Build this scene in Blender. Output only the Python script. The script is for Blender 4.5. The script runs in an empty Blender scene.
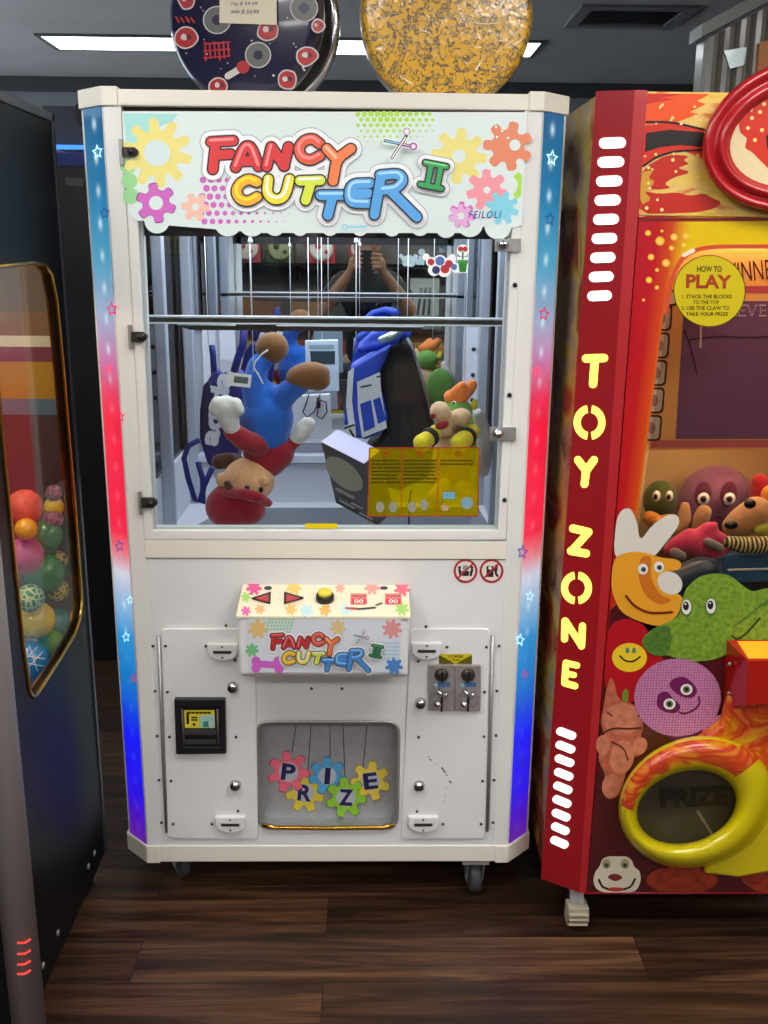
import bpy, bmesh, math, random
from math import sin, cos, pi, atan2, radians
from mathutils import Vector, Matrix
from mathutils.geometry import tessellate_polygon
random.seed(7)
SC = bpy.context.scene
COL = SC.collection
# ------------------------------------------------------------------ camera
F = 970.0
CAM = Vector((0.0976, -2.2197, 1.6453))
YAW, PITCH, ROLL = 0.0178, 0.2596, 0.0097
FW = Vector((sin(YAW)*cos(PITCH), cos(YAW)*cos(PITCH), -sin(PITCH)))
R0 = Vector((cos(YAW), -sin(YAW), 0)); U0 = R0.cross(FW)
RT = R0*cos(ROLL) + U0*sin(ROLL); UP = U0*cos(ROLL) - R0*sin(ROLL)
cd = bpy.data.cameras.new('camera'); cam = bpy.data.objects.new('camera', cd); COL.objects.link(cam)
cd.sensor_fit = 'VERTICAL'; cd.sensor_height = 24; cd.sensor_width = 18; cd.lens = 24*F/1024
cd.clip_start = 0.005
cam.matrix_world = Matrix(((RT.x, UP.x, -FW.x, CAM.x), (RT.y, UP.y, -FW.y, CAM.y), (RT.z, UP.z, -FW.z, CAM.z), (0, 0, 0, 1)))
SC.camera = cam
SC.view_settings.view_transform = 'Standard'; SC.view_settings.look = 'None'
SC.view_settings.gamma = 1; SC.view_settings.use_curve_mapping = False; SC.view_settings.exposure = 0

class Plane:
    """a real plane in the place; at() measures where a photo pixel falls on it"""
    def __init__(s, p, n): s.p = Vector(p); s.n = Vector(n).normalized()
    def at(s, px, py, off=0.0):
        d = FW + RT*((px-384)/F) - UP*((py-512)/F)
        t = ((s.p + s.n*off - CAM).dot(s.n)) / d.dot(s.n)
        return CAM + d*t
def YP(y): return Plane((0, y, 0), (0, -1, 0))
def ZP(z): return Plane((0, 0, z), (0, 0, 1))
def XP(x): return Plane((x, 0, 0), (1, 0, 0))
def mpp(p): return (Vector(p)-CAM).dot(FW)/F      # metres per pixel at a point

# ------------------------------------------------------------------ materials
def lin(c): return tuple(((v/255)/12.92 if v/255 <= .04045 else ((v/255+.055)/1.055)**2.4) for v in c)
MC = {}
def M(name, col=(200, 200, 200), rough=.5, metal=0., emit=0., noise=0., nscale=30., bump=0., bscale=200., coat=0., spec=.5, sheen=0., ecol=None):
    if name in MC: return MC[name]
    m = bpy.data.materials.new(name); m.use_nodes = True; MC[name] = m
    nt = m.node_tree; b = nt.nodes['Principled BSDF']
    c = lin(col)+(1,)
    b.inputs['Base Color'].default_value = c
    b.inputs['Roughness'].default_value = rough; b.inputs['Metallic'].default_value = metal
    b.inputs['Specular IOR Level'].default_value = spec; b.inputs['Coat Weight'].default_value = coat
    b.inputs['Coat Roughness'].default_value = .08
    if sheen: b.inputs['Sheen Weight'].default_value = sheen
    if emit:
        b.inputs['Emission Color'].default_value = (lin(ecol)+(1,)) if ecol else c; b.inputs['Emission Strength'].default_value = emit
    if noise or bump:
        tc = nt.nodes.new('ShaderNodeTexCoord')
    if noise:
        n = nt.nodes.new('ShaderNodeTexNoise'); n.inputs['Scale'].default_value = nscale; n.inputs['Detail'].default_value = 4
        nt.links.new(tc.outputs['Object'], n.inputs['Vector'])
        r = nt.nodes.new('ShaderNodeValToRGB')
        r.color_ramp.elements[0].position = .3; r.color_ramp.elements[1].position = .7
        r.color_ramp.elements[0].color = tuple(v*(1-noise) for v in c[:3])+(1,); r.color_ramp.elements[1].color = tuple(min(1, v*(1+noise)) for v in c[:3])+(1,)
        nt.links.new(n.outputs['Fac'], r.inputs['Fac']); nt.links.new(r.outputs['Color'], b.inputs['Base Color'])
    if bump:
        n2 = nt.nodes.new('ShaderNodeTexNoise'); n2.inputs['Scale'].default_value = bscale; n2.inputs['Detail'].default_value = 3
        nt.links.new(tc.outputs['Object'], n2.inputs['Vector'])
        bp = nt.nodes.new('ShaderNodeBump'); bp.inputs['Strength'].default_value = bump; bp.inputs['Distance'].default_value = .004
        nt.links.new(n2.outputs['Fac'], bp.inputs['Height']); nt.links.new(bp.outputs['Normal'], b.inputs['Normal'])
    return m
def plush(name, col): return M('plush_'+name, col, .9, noise=.12, nscale=60, bump=.5, bscale=350, sheen=.3, spec=.2)
def paint(name, col, rough=.35): return M('print_'+name, col, rough, spec=.4)
def glow(name, col, k): return M('glow_'+name, col, .4, emit=k)

def glass(name, tint=(255, 255, 255), refl=1.0, rough=.0, density=1.0):
    if name in MC: return MC[name]
    m = bpy.data.materials.new(name); m.use_nodes = True; MC[name] = m
    nt = m.node_tree; nt.nodes.clear()
    o = nt.nodes.new('ShaderNodeOutputMaterial'); mix = nt.nodes.new('ShaderNodeMixShader')
    t = nt.nodes.new('ShaderNodeBsdfTransparent'); g = nt.nodes.new('ShaderNodeBsdfGlossy'); f = nt.nodes.new('ShaderNodeFresnel')
    t.inputs['Color'].default_value = lin(tint)+(1,); g.inputs['Roughness'].default_value = rough
    f.inputs['IOR'].default_value = 1.45
    k = nt.nodes.new('ShaderNodeMath'); k.operation = 'MULTIPLY'; k.inputs[1].default_value = refl
    nt.links.new(f.outputs[0], k.inputs[0]); nt.links.new(k.outputs[0], mix.inputs[0])
    nt.links.new(t.outputs[0], mix.inputs[1]); nt.links.new(g.outputs[0], mix.inputs[2]); nt.links.new(mix.outputs[0], o.inputs[0])
    return m
def node_mat(name, rough=.4, coat=0., spec=.5):
    m = bpy.data.materials.new(name); m.use_nodes = True; MC[name] = m
    nt = m.node_tree; b = nt.nodes['Principled BSDF']; b.inputs['Roughness'].default_value = rough
    b.inputs['Coat Weight'].default_value = coat; b.inputs['Specular IOR Level'].default_value = spec
    return m, nt, b
def ramp(nt, stops, interp='LINEAR'):
    r = nt.nodes.new('ShaderNodeValToRGB'); cr = r.color_ramp; cr.interpolation = interp
    while len(cr.elements) < len(stops): cr.elements.new(.5)
    for e, (p, c) in zip(cr.elements, stops): e.position = p
    for e, (p, c) in zip(cr.elements, stops): e.color = lin(c)+(1,)
    return r
def mathn(nt, op, a, b=None, c=None):
    n = nt.nodes.new('ShaderNodeMath'); n.operation = op
    for i, v in enumerate((a, b, c)):
        if v is None: continue
        if isinstance(v, (int, float)): n.inputs[i].default_value = v
        else: nt.links.new(v, n.inputs[i])
    return n.outputs[0]

# ------------------------------------------------------------------ mesh builder
TXT = {}
def text_geo(s, bold, shear, gap=1.0):
    k = (s, bold, shear, gap)
    if k in TXT: return TXT[k]
    c = bpy.data.curves.new('t', 'FONT'); c.body = s; c.offset = bold; c.shear = shear; c.space_character = gap; c.resolution_u = 3
    o = bpy.data.objects.new('t', c); COL.objects.link(o)
    dg = bpy.context.evaluated_depsgraph_get(); me = o.evaluated_get(dg).to_mesh()
    v = [(p.co.x, p.co.y) for p in me.vertices]; f = [tuple(p.vertices) for p in me.polygons]
    o.evaluated_get(dg).to_mesh_clear(); bpy.data.objects.remove(o); bpy.data.curves.remove(c)
    TXT[k] = (v, f); return TXT[k]

class MB:
    def __init__(s): s.v = []; s.f = []; s.mi = []; s.sm = []; s.mats = []; s.k = 0
    def lift(s): s.k += 1; return (s.k % 25)*7e-6        # ink layers never share a plane exactly
    def add(s, vs, fs, mat, smooth=False):
        if mat not in s.mats: s.mats.append(mat)
        i = s.mats.index(mat); n = len(s.v)
        s.v += [Vector(v) for v in vs]
        for f in fs: s.f.append(tuple(n+k for k in f)); s.mi.append(i); s.sm.append(smooth)
        return s
    def box(s, lo, hi, mat):
        x0, y0, z0 = lo; x1, y1, z1 = hi
        return s.add([(x0,y0,z0),(x1,y0,z0),(x1,y1,z0),(x0,y1,z0),(x0,y0,z1),(x1,y0,z1),(x1,y1,z1),(x0,y1,z1)],
              [(3,2,1,0),(4,5,6,7),(0,1,5,4),(1,2,6,5),(2,3,7,6),(3,0,4,7)], mat)
    def hexa(s, p, mat): return s.add(p, [(3,2,1,0),(4,5,6,7),(0,1,5,4),(1,2,6,5),(2,3,7,6),(3,0,4,7)], mat)
    def prism(s, pts, vec, mat, smooth=False):
        n = len(pts); a = [Vector(p) for p in pts]; v = Vector(vec)
        s.add(a+[p+v for p in a], [tuple(range(n-1, -1, -1)), tuple(range(n, 2*n))]+[(i, (i+1) % n, n+(i+1) % n, n+i) for i in range(n)], mat, smooth); return s
    def plate(s, outer, inner, vec, mat):
        """a plate with a hole right through it"""
        o = [Vector(p) for p in outer]; i = [Vector(p) for p in inner]; v = Vector(vec); al = o+i; n = len(al)
        tr = [tuple(t) for t in tessellate_polygon([o, i])]
        no, ni = len(o), len(i)
        fs = tr+[tuple(n+k for k in reversed(t)) for t in tr]
        fs += [(k, (k+1) % no, n+(k+1) % no, n+k) for k in range(no)]
        fs += [(no+k, no+(k+1) % ni, n+no+(k+1) % ni, n+no+k) for k in range(ni)]
        return s.add(al+[p+v for p in al], fs, mat)
    def sphere(s, c, r, mat, rot=None, seg=20, rings=12):
        r = (r, r, r) if isinstance(r, (int, float)) else r; c = Vector(c)
        vs = [Vector((0, 0, r[2]))]
        for i in range(1, rings):
            a = pi*i/rings
            for j in range(seg):
                b = 2*pi*j/seg; vs.append(Vector((r[0]*sin(a)*cos(b), r[1]*sin(a)*sin(b), r[2]*cos(a))))
        vs.append(Vector((0, 0, -r[2])))
        if rot: vs = [rot @ v for v in vs]
        fs = [(0, 1+j, 1+(j+1) % seg) for j in range(seg)]
        for i in range(rings-2):
            for j in range(seg):
                a = 1+i*seg+j; b = 1+i*seg+(j+1) % seg; fs.append((a, a+seg, b+seg, b))
        l = len(vs)-1; k = 1+(rings-2)*seg
        fs += [(l, k+(j+1) % seg, k+j) for j in range(seg)]
        return s.add([c+v for v in vs], fs, mat, True)
    def tube(s, pts, r, mat, seg=10, closed=False):
        p = [Vector(q) for q in pts]; n = len(p); vs = []; rr = r if isinstance(r, (list, tuple)) else [r]*n
        ref = None
        for i in range(n):
            if closed: d = p[(i+1) % n]-p[i-1]
            else: d = p[min(i+1, n-1)]-p[max(i-1, 0)]
            d.normalize()
            if ref is None: ref = d.orthogonal().normalized()
            ref = (ref-d*ref.dot(d)).normalized(); q = d.cross(ref)
            for j in range(seg):
                a = 2*pi*j/seg; vs.append(p[i]+(ref*cos(a)+q*sin(a))*rr[i])
        fs = []
        for i in range(n if closed else n-1):
            for j in range(seg):
                a = i*seg+j; b = i*seg+(j+1) % seg; c = ((i+1) % n)*seg
                fs.append((a, b, c+(j+1) % seg, c+j))
        if not closed: fs += [tuple(range(seg-1, -1, -1)), tuple((n-1)*seg+j for j in range(seg))]
        return s.add(vs, fs, mat, True)
    def lathe(s, prof, mat, org=(0, 0, 0), axis=(0, 0, 1), seg=32, smooth=True, mats=None):
        """prof = list of (radius, height along axis)"""
        ax = Vector(axis).normalized(); e = ax.orthogonal().normalized(); g = ax.cross(e); o = Vector(org); vs = []
        for r, h in prof:
            for j in range(seg):
                a = 2*pi*j/seg; vs.append(o+ax*h+(e*cos(a)+g*sin(a))*r)
        for i in range(len(prof)-1):
            pass
        n = len(prof)
        fs = [(i*seg+j, i*seg+(j+1) % seg, (i+1)*seg+(j+1) % seg, (i+1)*seg+j) for i in range(n-1) for j in range(seg)]
        if prof[0][0] > 1e-5: fs.append(tuple(range(seg-1, -1, -1)))
        if prof[-1][0] > 1e-5: fs.append(tuple((n-1)*seg+j for j in range(seg)))
        return s.add(vs, fs, mat, smooth)
    # ---- flat artwork, measured in photo pixels on a real plane
    def poly(s, pl, pts, mat, off=.0006):
        off += s.lift()
        p = [pl.at(x, y, off) for x, y in pts]
        tr = tessellate_polygon([p])
        return s.add(p, [tuple(t) for t in tr], mat)
    def disc(s, pl, cx, cy, rx, mat, off=.0006, ry=None, rot=0, n=24):
        ry = ry or rx; off += s.lift()
        p = [(cx+rx*cos(2*pi*k/n)*cos(rot)-ry*sin(2*pi*k/n)*sin(rot), cy+rx*cos(2*pi*k/n)*sin(rot)+ry*sin(2*pi*k/n)*cos(rot)) for k in range(n)]
        return s.add([pl.at(x, y, off) for x, y in p], [tuple(range(n))], mat)
    def ring(s, pl, cx, cy, r0, r1, mat, off=.0006, n=28, a0=0, a1=2*pi, sy=1.0):
        off += s.lift(); full = abs(a1-a0-2*pi) < 1e-6; k = n if full else n+1; vs = []
        for r in (r0, r1):
            for i in range(k):
                a = a0+(a1-a0)*i/n; vs.append(pl.at(cx+r*cos(a), cy+r*sin(a)*sy, off))
        fs = [(i, (i+1) % k, k+(i+1) % k, k+i) for i in range(n)]
        return s.add(vs, fs, mat)
    def stroke(s, pl, pts, r, mat, off=.0006, closed=False):
        pts = list(pts)+([pts[0]] if closed else [])
        if len(pts) > 2:
            for _ in range(2): pts = [pts[0]]+[(a[0]+(b[0]-a[0])*t, a[1]+(b[1]-a[1])*t) for a, b in zip(pts, pts[1:]) for t in (.22, .78)]+[pts[-1]]
        for (x0, y0), (x1, y1) in zip(pts, pts[1:]):
            d = math.hypot(x1-x0, y1-y0) or 1; a = atan2(y1-y0, x1-x0)
            q = []; o_ = off+s.lift()
            for k in range(9): t = a+pi/2+pi*k/8; q.append((x0+r*cos(t), y0+r*sin(t)))
            for k in range(9): t = a-pi/2+pi*k/8; q.append((x1+r*cos(t), y1+r*sin(t)))
            s.add([pl.at(x, y, o_) for x, y in q], [tuple(range(18))], mat)
        return s
    def gear(s, pl, cx, cy, r, n, mat, off=.0006, rot=0., hole=None, hmat=None, tooth=.28):
        pts = []
        for k in range(n):
            for da, rr in ((-.31, 1-tooth), (-.27, 1-tooth*.5), (-.2, 1-tooth*.1), (-.08, 1), (.08, 1), (.2, 1-tooth*.1), (.27, 1-tooth*.5), (.31, 1-tooth), (.4, 1-tooth*1.2), (.5, 1-tooth*1.26), (.6, 1-tooth*1.2)):
                a = rot+2*pi*(k+da)/n; pts.append((cx+r*rr*cos(a), cy+r*rr*sin(a)))
        s.poly(pl, pts, mat, off)
        if hole: s.disc(pl, cx, cy, r*hole, hmat, off+.0003)
        return s
    def star(s, pl, cx, cy, r, mat, off=.0008, rot=0., w=.62, sx=.8):
        o = []; i = []
        for k in range(10):
            a = rot-pi/2+pi*k/5; rr = r if k % 2 == 0 else r*.5
            o.append((cx+rr*cos(a)*sx, cy+rr*sin(a))); i.append((cx+rr*w*cos(a)*sx, cy+rr*w*sin(a)))
        s.add([pl.at(x, y, off) for x, y in o+i], [(k, (k+1) % 10, 10+(k+1) % 10, 10+k) for k in range(10)], mat); return s
    def text(s, pl, t, cx, cy, w, h, mat, off=.0006, rot=0., bold=.0, shear=0., gap=1.):
        v, f = text_geo(t, bold, shear, gap)
        x0 = min(a for a, b in v); x1 = max(a for a, b in v); y0 = min(b for a, b in v); y1 = max(b for a, b in v)
        p = []
        for a, b in v:
            x = ((a-x0)/(x1-x0)-.5)*w; y = -((b-y0)/(y1-y0)-.5)*h
            p.append(pl.at(cx+x*cos(rot)-y*sin(rot), cy+x*sin(rot)+y*cos(rot), off))
        return s.add(p, f, mat)
    # ---- soft bodies: chains of balls that a remesh welds into one surface
    def limb(s, pts, mat, step=.5, flat=1.0):
        """pts: (x, y, z, r) world"""
        for a, b in zip(pts, pts[1:]):
            L = (Vector(a[:3])-Vector(b[:3])).length; n = max(1, int(L/(max(min(a[3], b[3]), .004)*step)))
            for k in range(n+1):
                t = k/n; q = [a[i]+(b[i]-a[i])*t for i in range(4)]
                s.sphere(q[:3], (q[3], q[3]*flat, q[3]), mat, seg=12, rings=8)
        return s
    def build(s, name, parent=None, label=None, bevel=0., remesh=0., smooth=0, subsurf=0, segs=2, recalc=True, loc=None):
        me = bpy.data.meshes.new(name)
        off = Vector((0, 0, 0))
        if parent is not None: off = WL[parent.name]
        elif loc is not None: off = Vector(loc)
        me.from_pydata([v-off for v in s.v], [], s.f)
        for m in s.mats: me.materials.append(m)
        for p, i, q in zip(me.polygons, s.mi, s.sm): p.material_index = i; p.use_smooth = q
        if recalc:
            bm = bmesh.new(); bm.from_mesh(me); bmesh.ops.delete(bm, geom=[v for v in bm.verts if not v.link_faces], context='VERTS'); bmesh.ops.recalc_face_normals(bm, faces=bm.faces); bm.to_mesh(me); bm.free()
        me.update()
        o = bpy.data.objects.new(name, me); COL.objects.link(o)
        if parent is not None: o.parent = parent; WL[o.name] = WL[parent.name].copy()
        else: o.location = off; WL[o.name] = off.copy()
        if label: o['label'] = label
        if remesh:
            m = o.modifiers.new('r', 'REMESH'); m.mode = 'VOXEL'; m.voxel_size = remesh; m.use_smooth_shade = True
            m = o.modifiers.new('s', 'SMOOTH'); m.iterations = smooth or 4; m.factor = .5
        if bevel:
            m = o.modifiers.new('b', 'BEVEL'); m.width = bevel; m.segments = segs; m.limit_method = 'ANGLE'; m.angle_limit = radians(40)
        if subsurf:
            m = o.modifiers.new('ss', 'SUBSURF'); m.levels = subsurf; m.render_levels = subsurf
        return o
WL = {}
def thing(name, label, cat, loc=(0, 0, 0), group=None):
    o = bpy.data.objects.new(name, None); COL.objects.link(o); o.location = loc; o.empty_display_size = .1
    WL[o.name] = Vector(loc); return tag(o, label, cat, group)
def tag(o, label, cat, group=None):
    o['label'] = label; o['category'] = cat
    if group: o['group'] = group
    return o
def struct(o, label=None, cat=None):
    o['kind'] = 'structure'
    if label: o['label'] = label
    if cat: o['category'] = cat
    return o
def sm(pts, it=2):
    """rounds off a traced outline"""
    for _ in range(it):
        q = []
        for i in range(len(pts)):
            a, b = pts[i], pts[(i+1) % len(pts)]
            q += [(a[0]*.78+b[0]*.22, a[1]*.78+b[1]*.22), (a[0]*.22+b[0]*.78, a[1]*.22+b[1]*.78)]
        pts = q
    return pts
def rrect(x0, y0, x1, y1, r, n=5):
    p = []
    for cx, cy, a in ((x1-r, y0+r, -pi/2), (x1-r, y1-r, 0), (x0+r, y1-r, pi/2), (x0+r, y0+r, pi)):
        for k in range(n+1): t = a+pi/2*k/n; p.append((cx+r*cos(t), cy+r*sin(t)))
    return p
def rquad(c, r, n=4):
    """rounded quadrilateral through four pixel corners"""
    p = []; c = [Vector((a, b)) for a, b in c]
    for i in range(4):
        a, b, d = c[i-1], c[i], c[(i+1) % 4]
        u = b+(a-b).normalized()*r; w = b+(d-b).normalized()*r
        for k in range(n+1):
            t = k/n; p.append(tuple(u*(1-t)**2+b*2*t*(1-t)+w*t*t))
    return p

# common materials
WHITE = M('white_powder_coat', (230, 230, 227), .38, noise=.03, nscale=6, bump=.05, bscale=600)
WHITE2 = M('white_sheet_metal', (228, 229, 229), .4, noise=.03, nscale=5)
CREAM = M('cream_plastic', (234, 229, 216), .4)
CHROME = M('chrome', (205, 205, 208), .15, 1.0)
STEEL = M('brushed_steel', (168, 168, 168), .38, .6, noise=.1, nscale=80)
DARKST = M('dark_steel', (74, 68, 64), .35, .6)
BLACK = M('black_plastic', (16, 16, 18), .4)
BLACKM = M('black_laminate', (17, 18, 21), .4, noise=.15, nscale=4, spec=.16)
RUBBER = M('grey_rubber', (58, 58, 60), .7)
GOLD = M('gold_trim', (205, 160, 70), .18, 1.0)
GREYIN = M('interior_grey', (208, 211, 218), .45)
GREYDK = M('interior_floor_grey', (140, 146, 156), .5)
POSTB = M('anodised_post', (176, 184, 196), .35, .3)
MIRROR = M('mirror', (215, 220, 222), .0, 1.0)
GLASS = glass('clear_glass', (246, 250, 250), .55)
STRING = M('white_string', (235, 235, 235), .6)
FP = YP(0.0)

# ================================================================== ROOM
def floor_mat():
    m, nt, b = node_mat('dark_wood_planks', .38, spec=.35)
    tc = nt.nodes.new('ShaderNodeTexCoord')
    br = nt.nodes.new('ShaderNodeTexBrick'); br.offset = .37; br.inputs['Scale'].default_value = 1
    br.inputs['Brick Width'].default_value = 1.22; br.inputs['Row Height'].default_value = .155
    br.inputs['Mortar Size'].default_value = .0012; br.inputs['Mortar'].default_value = (.006, .004, .003, 1)
    br.inputs['Color1'].default_value = (.3, .3, .3, 1); br.inputs['Color2'].default_value = (.95, .95, .95, 1); br.inputs['Bias'].default_value = -.1
    nt.links.new(tc.outputs['Object'], br.inputs['Vector'])
    mp = nt.nodes.new('ShaderNodeMapping'); mp.inputs['Scale'].default_value = (.9, 16, 1)
    nt.links.new(tc.outputs['Object'], mp.inputs['Vector'])
    # each plank shifts its grain
    sh = nt.nodes.new('ShaderNodeVectorMath'); sh.operation = 'MULTIPLY_ADD'; sh.inputs[1].default_value = (17, 9, 5)
    nt.links.new(br.outputs['Color'], sh.inputs[0]); nt.links.new(mp.outputs[0], sh.inputs[2])
    n = nt.nodes.new('ShaderNodeTexNoise'); n.inputs['Scale'].default_value = 1.6; n.inputs['Detail'].default_value = 7; n.inputs['Distortion'].default_value = .9; n.inputs['Roughness'].default_value = .62
    nt.links.new(sh.outputs[0], n.inputs['Vector'])
    r = ramp(nt, [(.28, (26, 15, 10)), (.45, (58, 37, 25)), (.58, (92, 62, 42)), (.74, (132, 96, 68))])
    nt.links.new(n.outputs['Fac'], r.inputs['Fac'])
    mx = nt.nodes.new('ShaderNodeMix'); mx.data_type = 'RGBA'; mx.blend_type = 'MULTIPLY'; mx.inputs['Factor'].default_value = .75
    nt.links.new(r.outputs['Color'], mx.inputs['A']); nt.links.new(br.outputs['Color'], mx.inputs['B'])
    nt.links.new(mx.outputs['Result'], b.inputs['Base Color'])
    bp = nt.nodes.new('ShaderNodeBump'); bp.inputs['Strength'].default_value = .15; bp.inputs['Distance'].default_value = .002
    nt.links.new(n.outputs['Fac'], bp.inputs['Height']); nt.links.new(bp.outputs['Normal'], b.inputs['Normal'])
    return m
X0, X1, Y0, Y1, H = -3.6, 4.2, -5.9, 4.7, 2.75
WALLM = M('dark_grey_wall', (124, 128, 138), .75, noise=.06, nscale=2)
CEILM = M('charcoal_ceiling', (182, 182, 184), .8, noise=.08, nscale=3)
struct(MB().box((X0, Y0, -.05), (X1, Y1, 0), floor_mat()).build('floor'), 'dark brown wood plank floor', 'floor')
struct(MB().box((X0, Y0, H), (X1, Y1, H+.05), CEILM).build('ceiling'), 'dark charcoal ceiling of the arcade', 'ceiling')
struct(MB().box((X0, Y1, 0), (X1, Y1+.08, H), WALLM).build('wall_back'), 'dark grey wall far behind the machines', 'wall')
struct(MB().box((X0, Y0-.08, 0), (X1, Y0, H), M('taupe_wall', (110, 104, 100), .8)).build('wall_front'), 'wall of the shop seen in the mirror', 'wall')
WN = (.6, 4.4, .2, 2.6)                                 # added window, out of view, brings daylight in to lift the ceiling
wh = [(X0, WN[0], WN[2]), (X0, WN[1], WN[2]), (X0, WN[1], WN[3]), (X0, WN[0], WN[3])]
struct(MB().plate([(X0, Y0, 0), (X0, Y1, 0), (X0, Y1, H), (X0, Y0, H)], wh, (-.08, 0, 0), WALLM).build('wall_left'), 'dark side wall of the arcade with an added window', 'wall')
m = MB(); fw = M('window_metal', (60, 60, 64), .4, .6)
for y in (WN[0], (WN[0]*2+WN[1])/3, (WN[0]+WN[1]*2)/3, WN[1]-.05): m.box((X0-.06, y, WN[2]), (X0-.01, y+.05, WN[3]), fw)
m.box((X0-.06, WN[0], WN[2]), (X0-.01, WN[1], WN[2]+.05), fw); m.box((X0-.06, WN[0], WN[3]-.05), (X0-.01, WN[1], WN[3]), fw)
w1 = struct(m.build('fill_window'), 'wide unseen window added in the side wall for daylight', 'window'); w1o = MB().box((X0-.04, WN[0], WN[2]), (X0-.034, WN[1], WN[3]), glass('fill_window_glass', (240, 246, 248), .6)).build('pane', w1)
struct(MB().box((X1, Y0, 0), (X1+.08, Y1, H), WALLM).build('wall_right'), 'dark side wall of the arcade by the red machine', 'wall')
struct(MB().box((X0, Y1-.03, H-.09), (X1, Y1, H), M('trim_dark', (60, 63, 70), .6)).build('trim_1'), 'dark trim where the far wall meets the ceiling', 'trim')

def ceiling_light(x0, y0, x1, y1, k, label, group='ceiling lights', col=(244, 250, 255)):
    x0, x1 = sorted((x0, x1)); y0, y1 = sorted((y0, y1))
    t = thing('ceiling_light', label, 'ceiling light', ((x0+x1)/2, (y0+y1)/2, H), group)
    w = .025
    MB().plate([(x0-w, y0-w, H-.012), (x1+w, y0-w, H-.012), (x1+w, y1+w, H-.012), (x0-w, y1+w, H-.012)],
               [(x0, y0, H-.012), (x1, y0, H-.012), (x1, y1, H-.012), (x0, y1, H-.012)], (0, 0, .011), M('light_frame', (90, 92, 95), .5)).build('light_frame', t)
    MB().box((x0, y0, H-.009), (x1, y1, H-.004), glow('lamp_%g' % k, col, k)).build('diffuser', t)
    return t
a = ZP(H).at(40, 34); b = ZP(H).at(172, 49)
ceiling_light(a.x, b.y, a.x+1.22, a.y, 6., 'long white ceiling light behind the navy stool seat')
a = ZP(H).at(541, 41); b = ZP(H).at(524, 55)
ceiling_light(a.x-1.2, b.y, a.x, a.y, 6., 'white ceiling light peeping out beside the yellow cushion')
KEY = 15.
for i, (x, y) in enumerate(((-1.5, -3.3), (.6, -3.3), (2.6, -3.3), (-.9, -1.15), (1.3, -1.15), (-.5, -4.9), (1.8, -4.9))):
    ceiling_light(x-.6, y-.3, x+.6, y+.3, KEY, col=(255, 253, 250), label=['ceiling light behind the camera', 'ceiling light over the aisle'][i in (3, 4)]+' '+['left of the middle', 'near the middle', 'towards the right wall', 'towards the black cabinet', 'towards the red machine', 'by the display wall and the shelf', 'by the display wall and the poster'][i])
# vent in the ceiling
v = [ZP(H-.004).at(*p) for p in ((590, 8), (680, 8), (672, 25), (575, 25))]
cx = sum(p.x for p in v)/4; cy = sum(p.y for p in v)/4
t = thing('ceiling_vent', 'square slatted air vent in the dark ceiling at upper right', 'air vent', (cx, cy, H))
w, d = .27, abs(v[0].y-v[2].y)/2+.06
VM = M('vent_metal', (130, 130, 134), .5)
MB().plate([(cx-w, cy-d, H-.014), (cx+w, cy-d, H-.014), (cx+w, cy+d, H-.014), (cx-w, cy+d, H-.014)],
           [(cx-w+.06, cy-d+.06, H-.014), (cx+w-.06, cy-d+.06, H-.014), (cx+w-.06, cy+d-.06, H-.014), (cx-w+.06, cy+d-.06, H-.014)], (0, 0, .013), VM).build('vent_frame', t)
m = MB()
n = 7
for k in range(n):
    y = cy-d+.06+(2*d-.12)*(k+.5)/n
    m.hexa([(cx-w+.06, y-.03, H-.012), (cx+w-.06, y-.03, H-.012), (cx+w-.06, y-.022, H-.012), (cx-w+.06, y-.022, H-.012),
            (cx-w+.06, y+.01, H-.002), (cx+w-.06, y+.01, H-.002), (cx+w-.06, y+.018, H-.002), (cx-w+.06, y+.018, H-.002)], M('vent_slats', (90, 90, 94), .5))
m.build('slats', t)
# ================================================================== WHITE PRIZE MACHINE
W2, CH, DC, ZB, ZT, DEP = .467, .0638, .0609, .11, 1.98, .92
XO = W2+CH
machine = thing('prize_machine', 'white string cutting prize machine with coloured gear artwork and glowing corner panels', 'arcade machine', (0, .4, 0))
PM = machine
def fp(px, py, y=0.0): return YP(y).at(px, py)
def zpx(py, y=0.0, px=344): return fp(px, py, y).z
ZW0 = fp(325, 541).z      # bottom of the window opening
ZW1 = fp(325, 109).z      # top of it
ZBEAM = fp(325, 108).z
ZBASE = fp(325, 845).z
# posts beside the corner panels
for s in (-1, 1):
    m = MB(); x = s*W2; xi = s*(W2-.037)
    m.prism([(xi, -.001, ZBASE), (x, -.001, ZBASE), (s*(W2+.006), .006, ZBASE), (s*(W2+.006), .03, ZBASE), (xi, .03, ZBASE)], (0, 0, ZBEAM-ZBASE), WHITE)
    m.build('post', PM, bevel=.0015)
    m = MB().prism([(s*(XO-.006), DC-.004, ZBASE), (s*XO, DC, ZBASE), (s*XO, DC+.03, ZBASE), (s*(XO-.01), DC+.03, ZBASE)], (0, 0, ZBEAM-ZBASE), WHITE)
    m.build('edge_strip', PM)
    # outer side sheet
    m = MB().box((min(s*XO, s*(XO-.012)), DC+.03, ZB), (max(s*XO, s*(XO-.012)), DEP, ZW0), WHITE)
    m.build('side_panel', PM)
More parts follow.
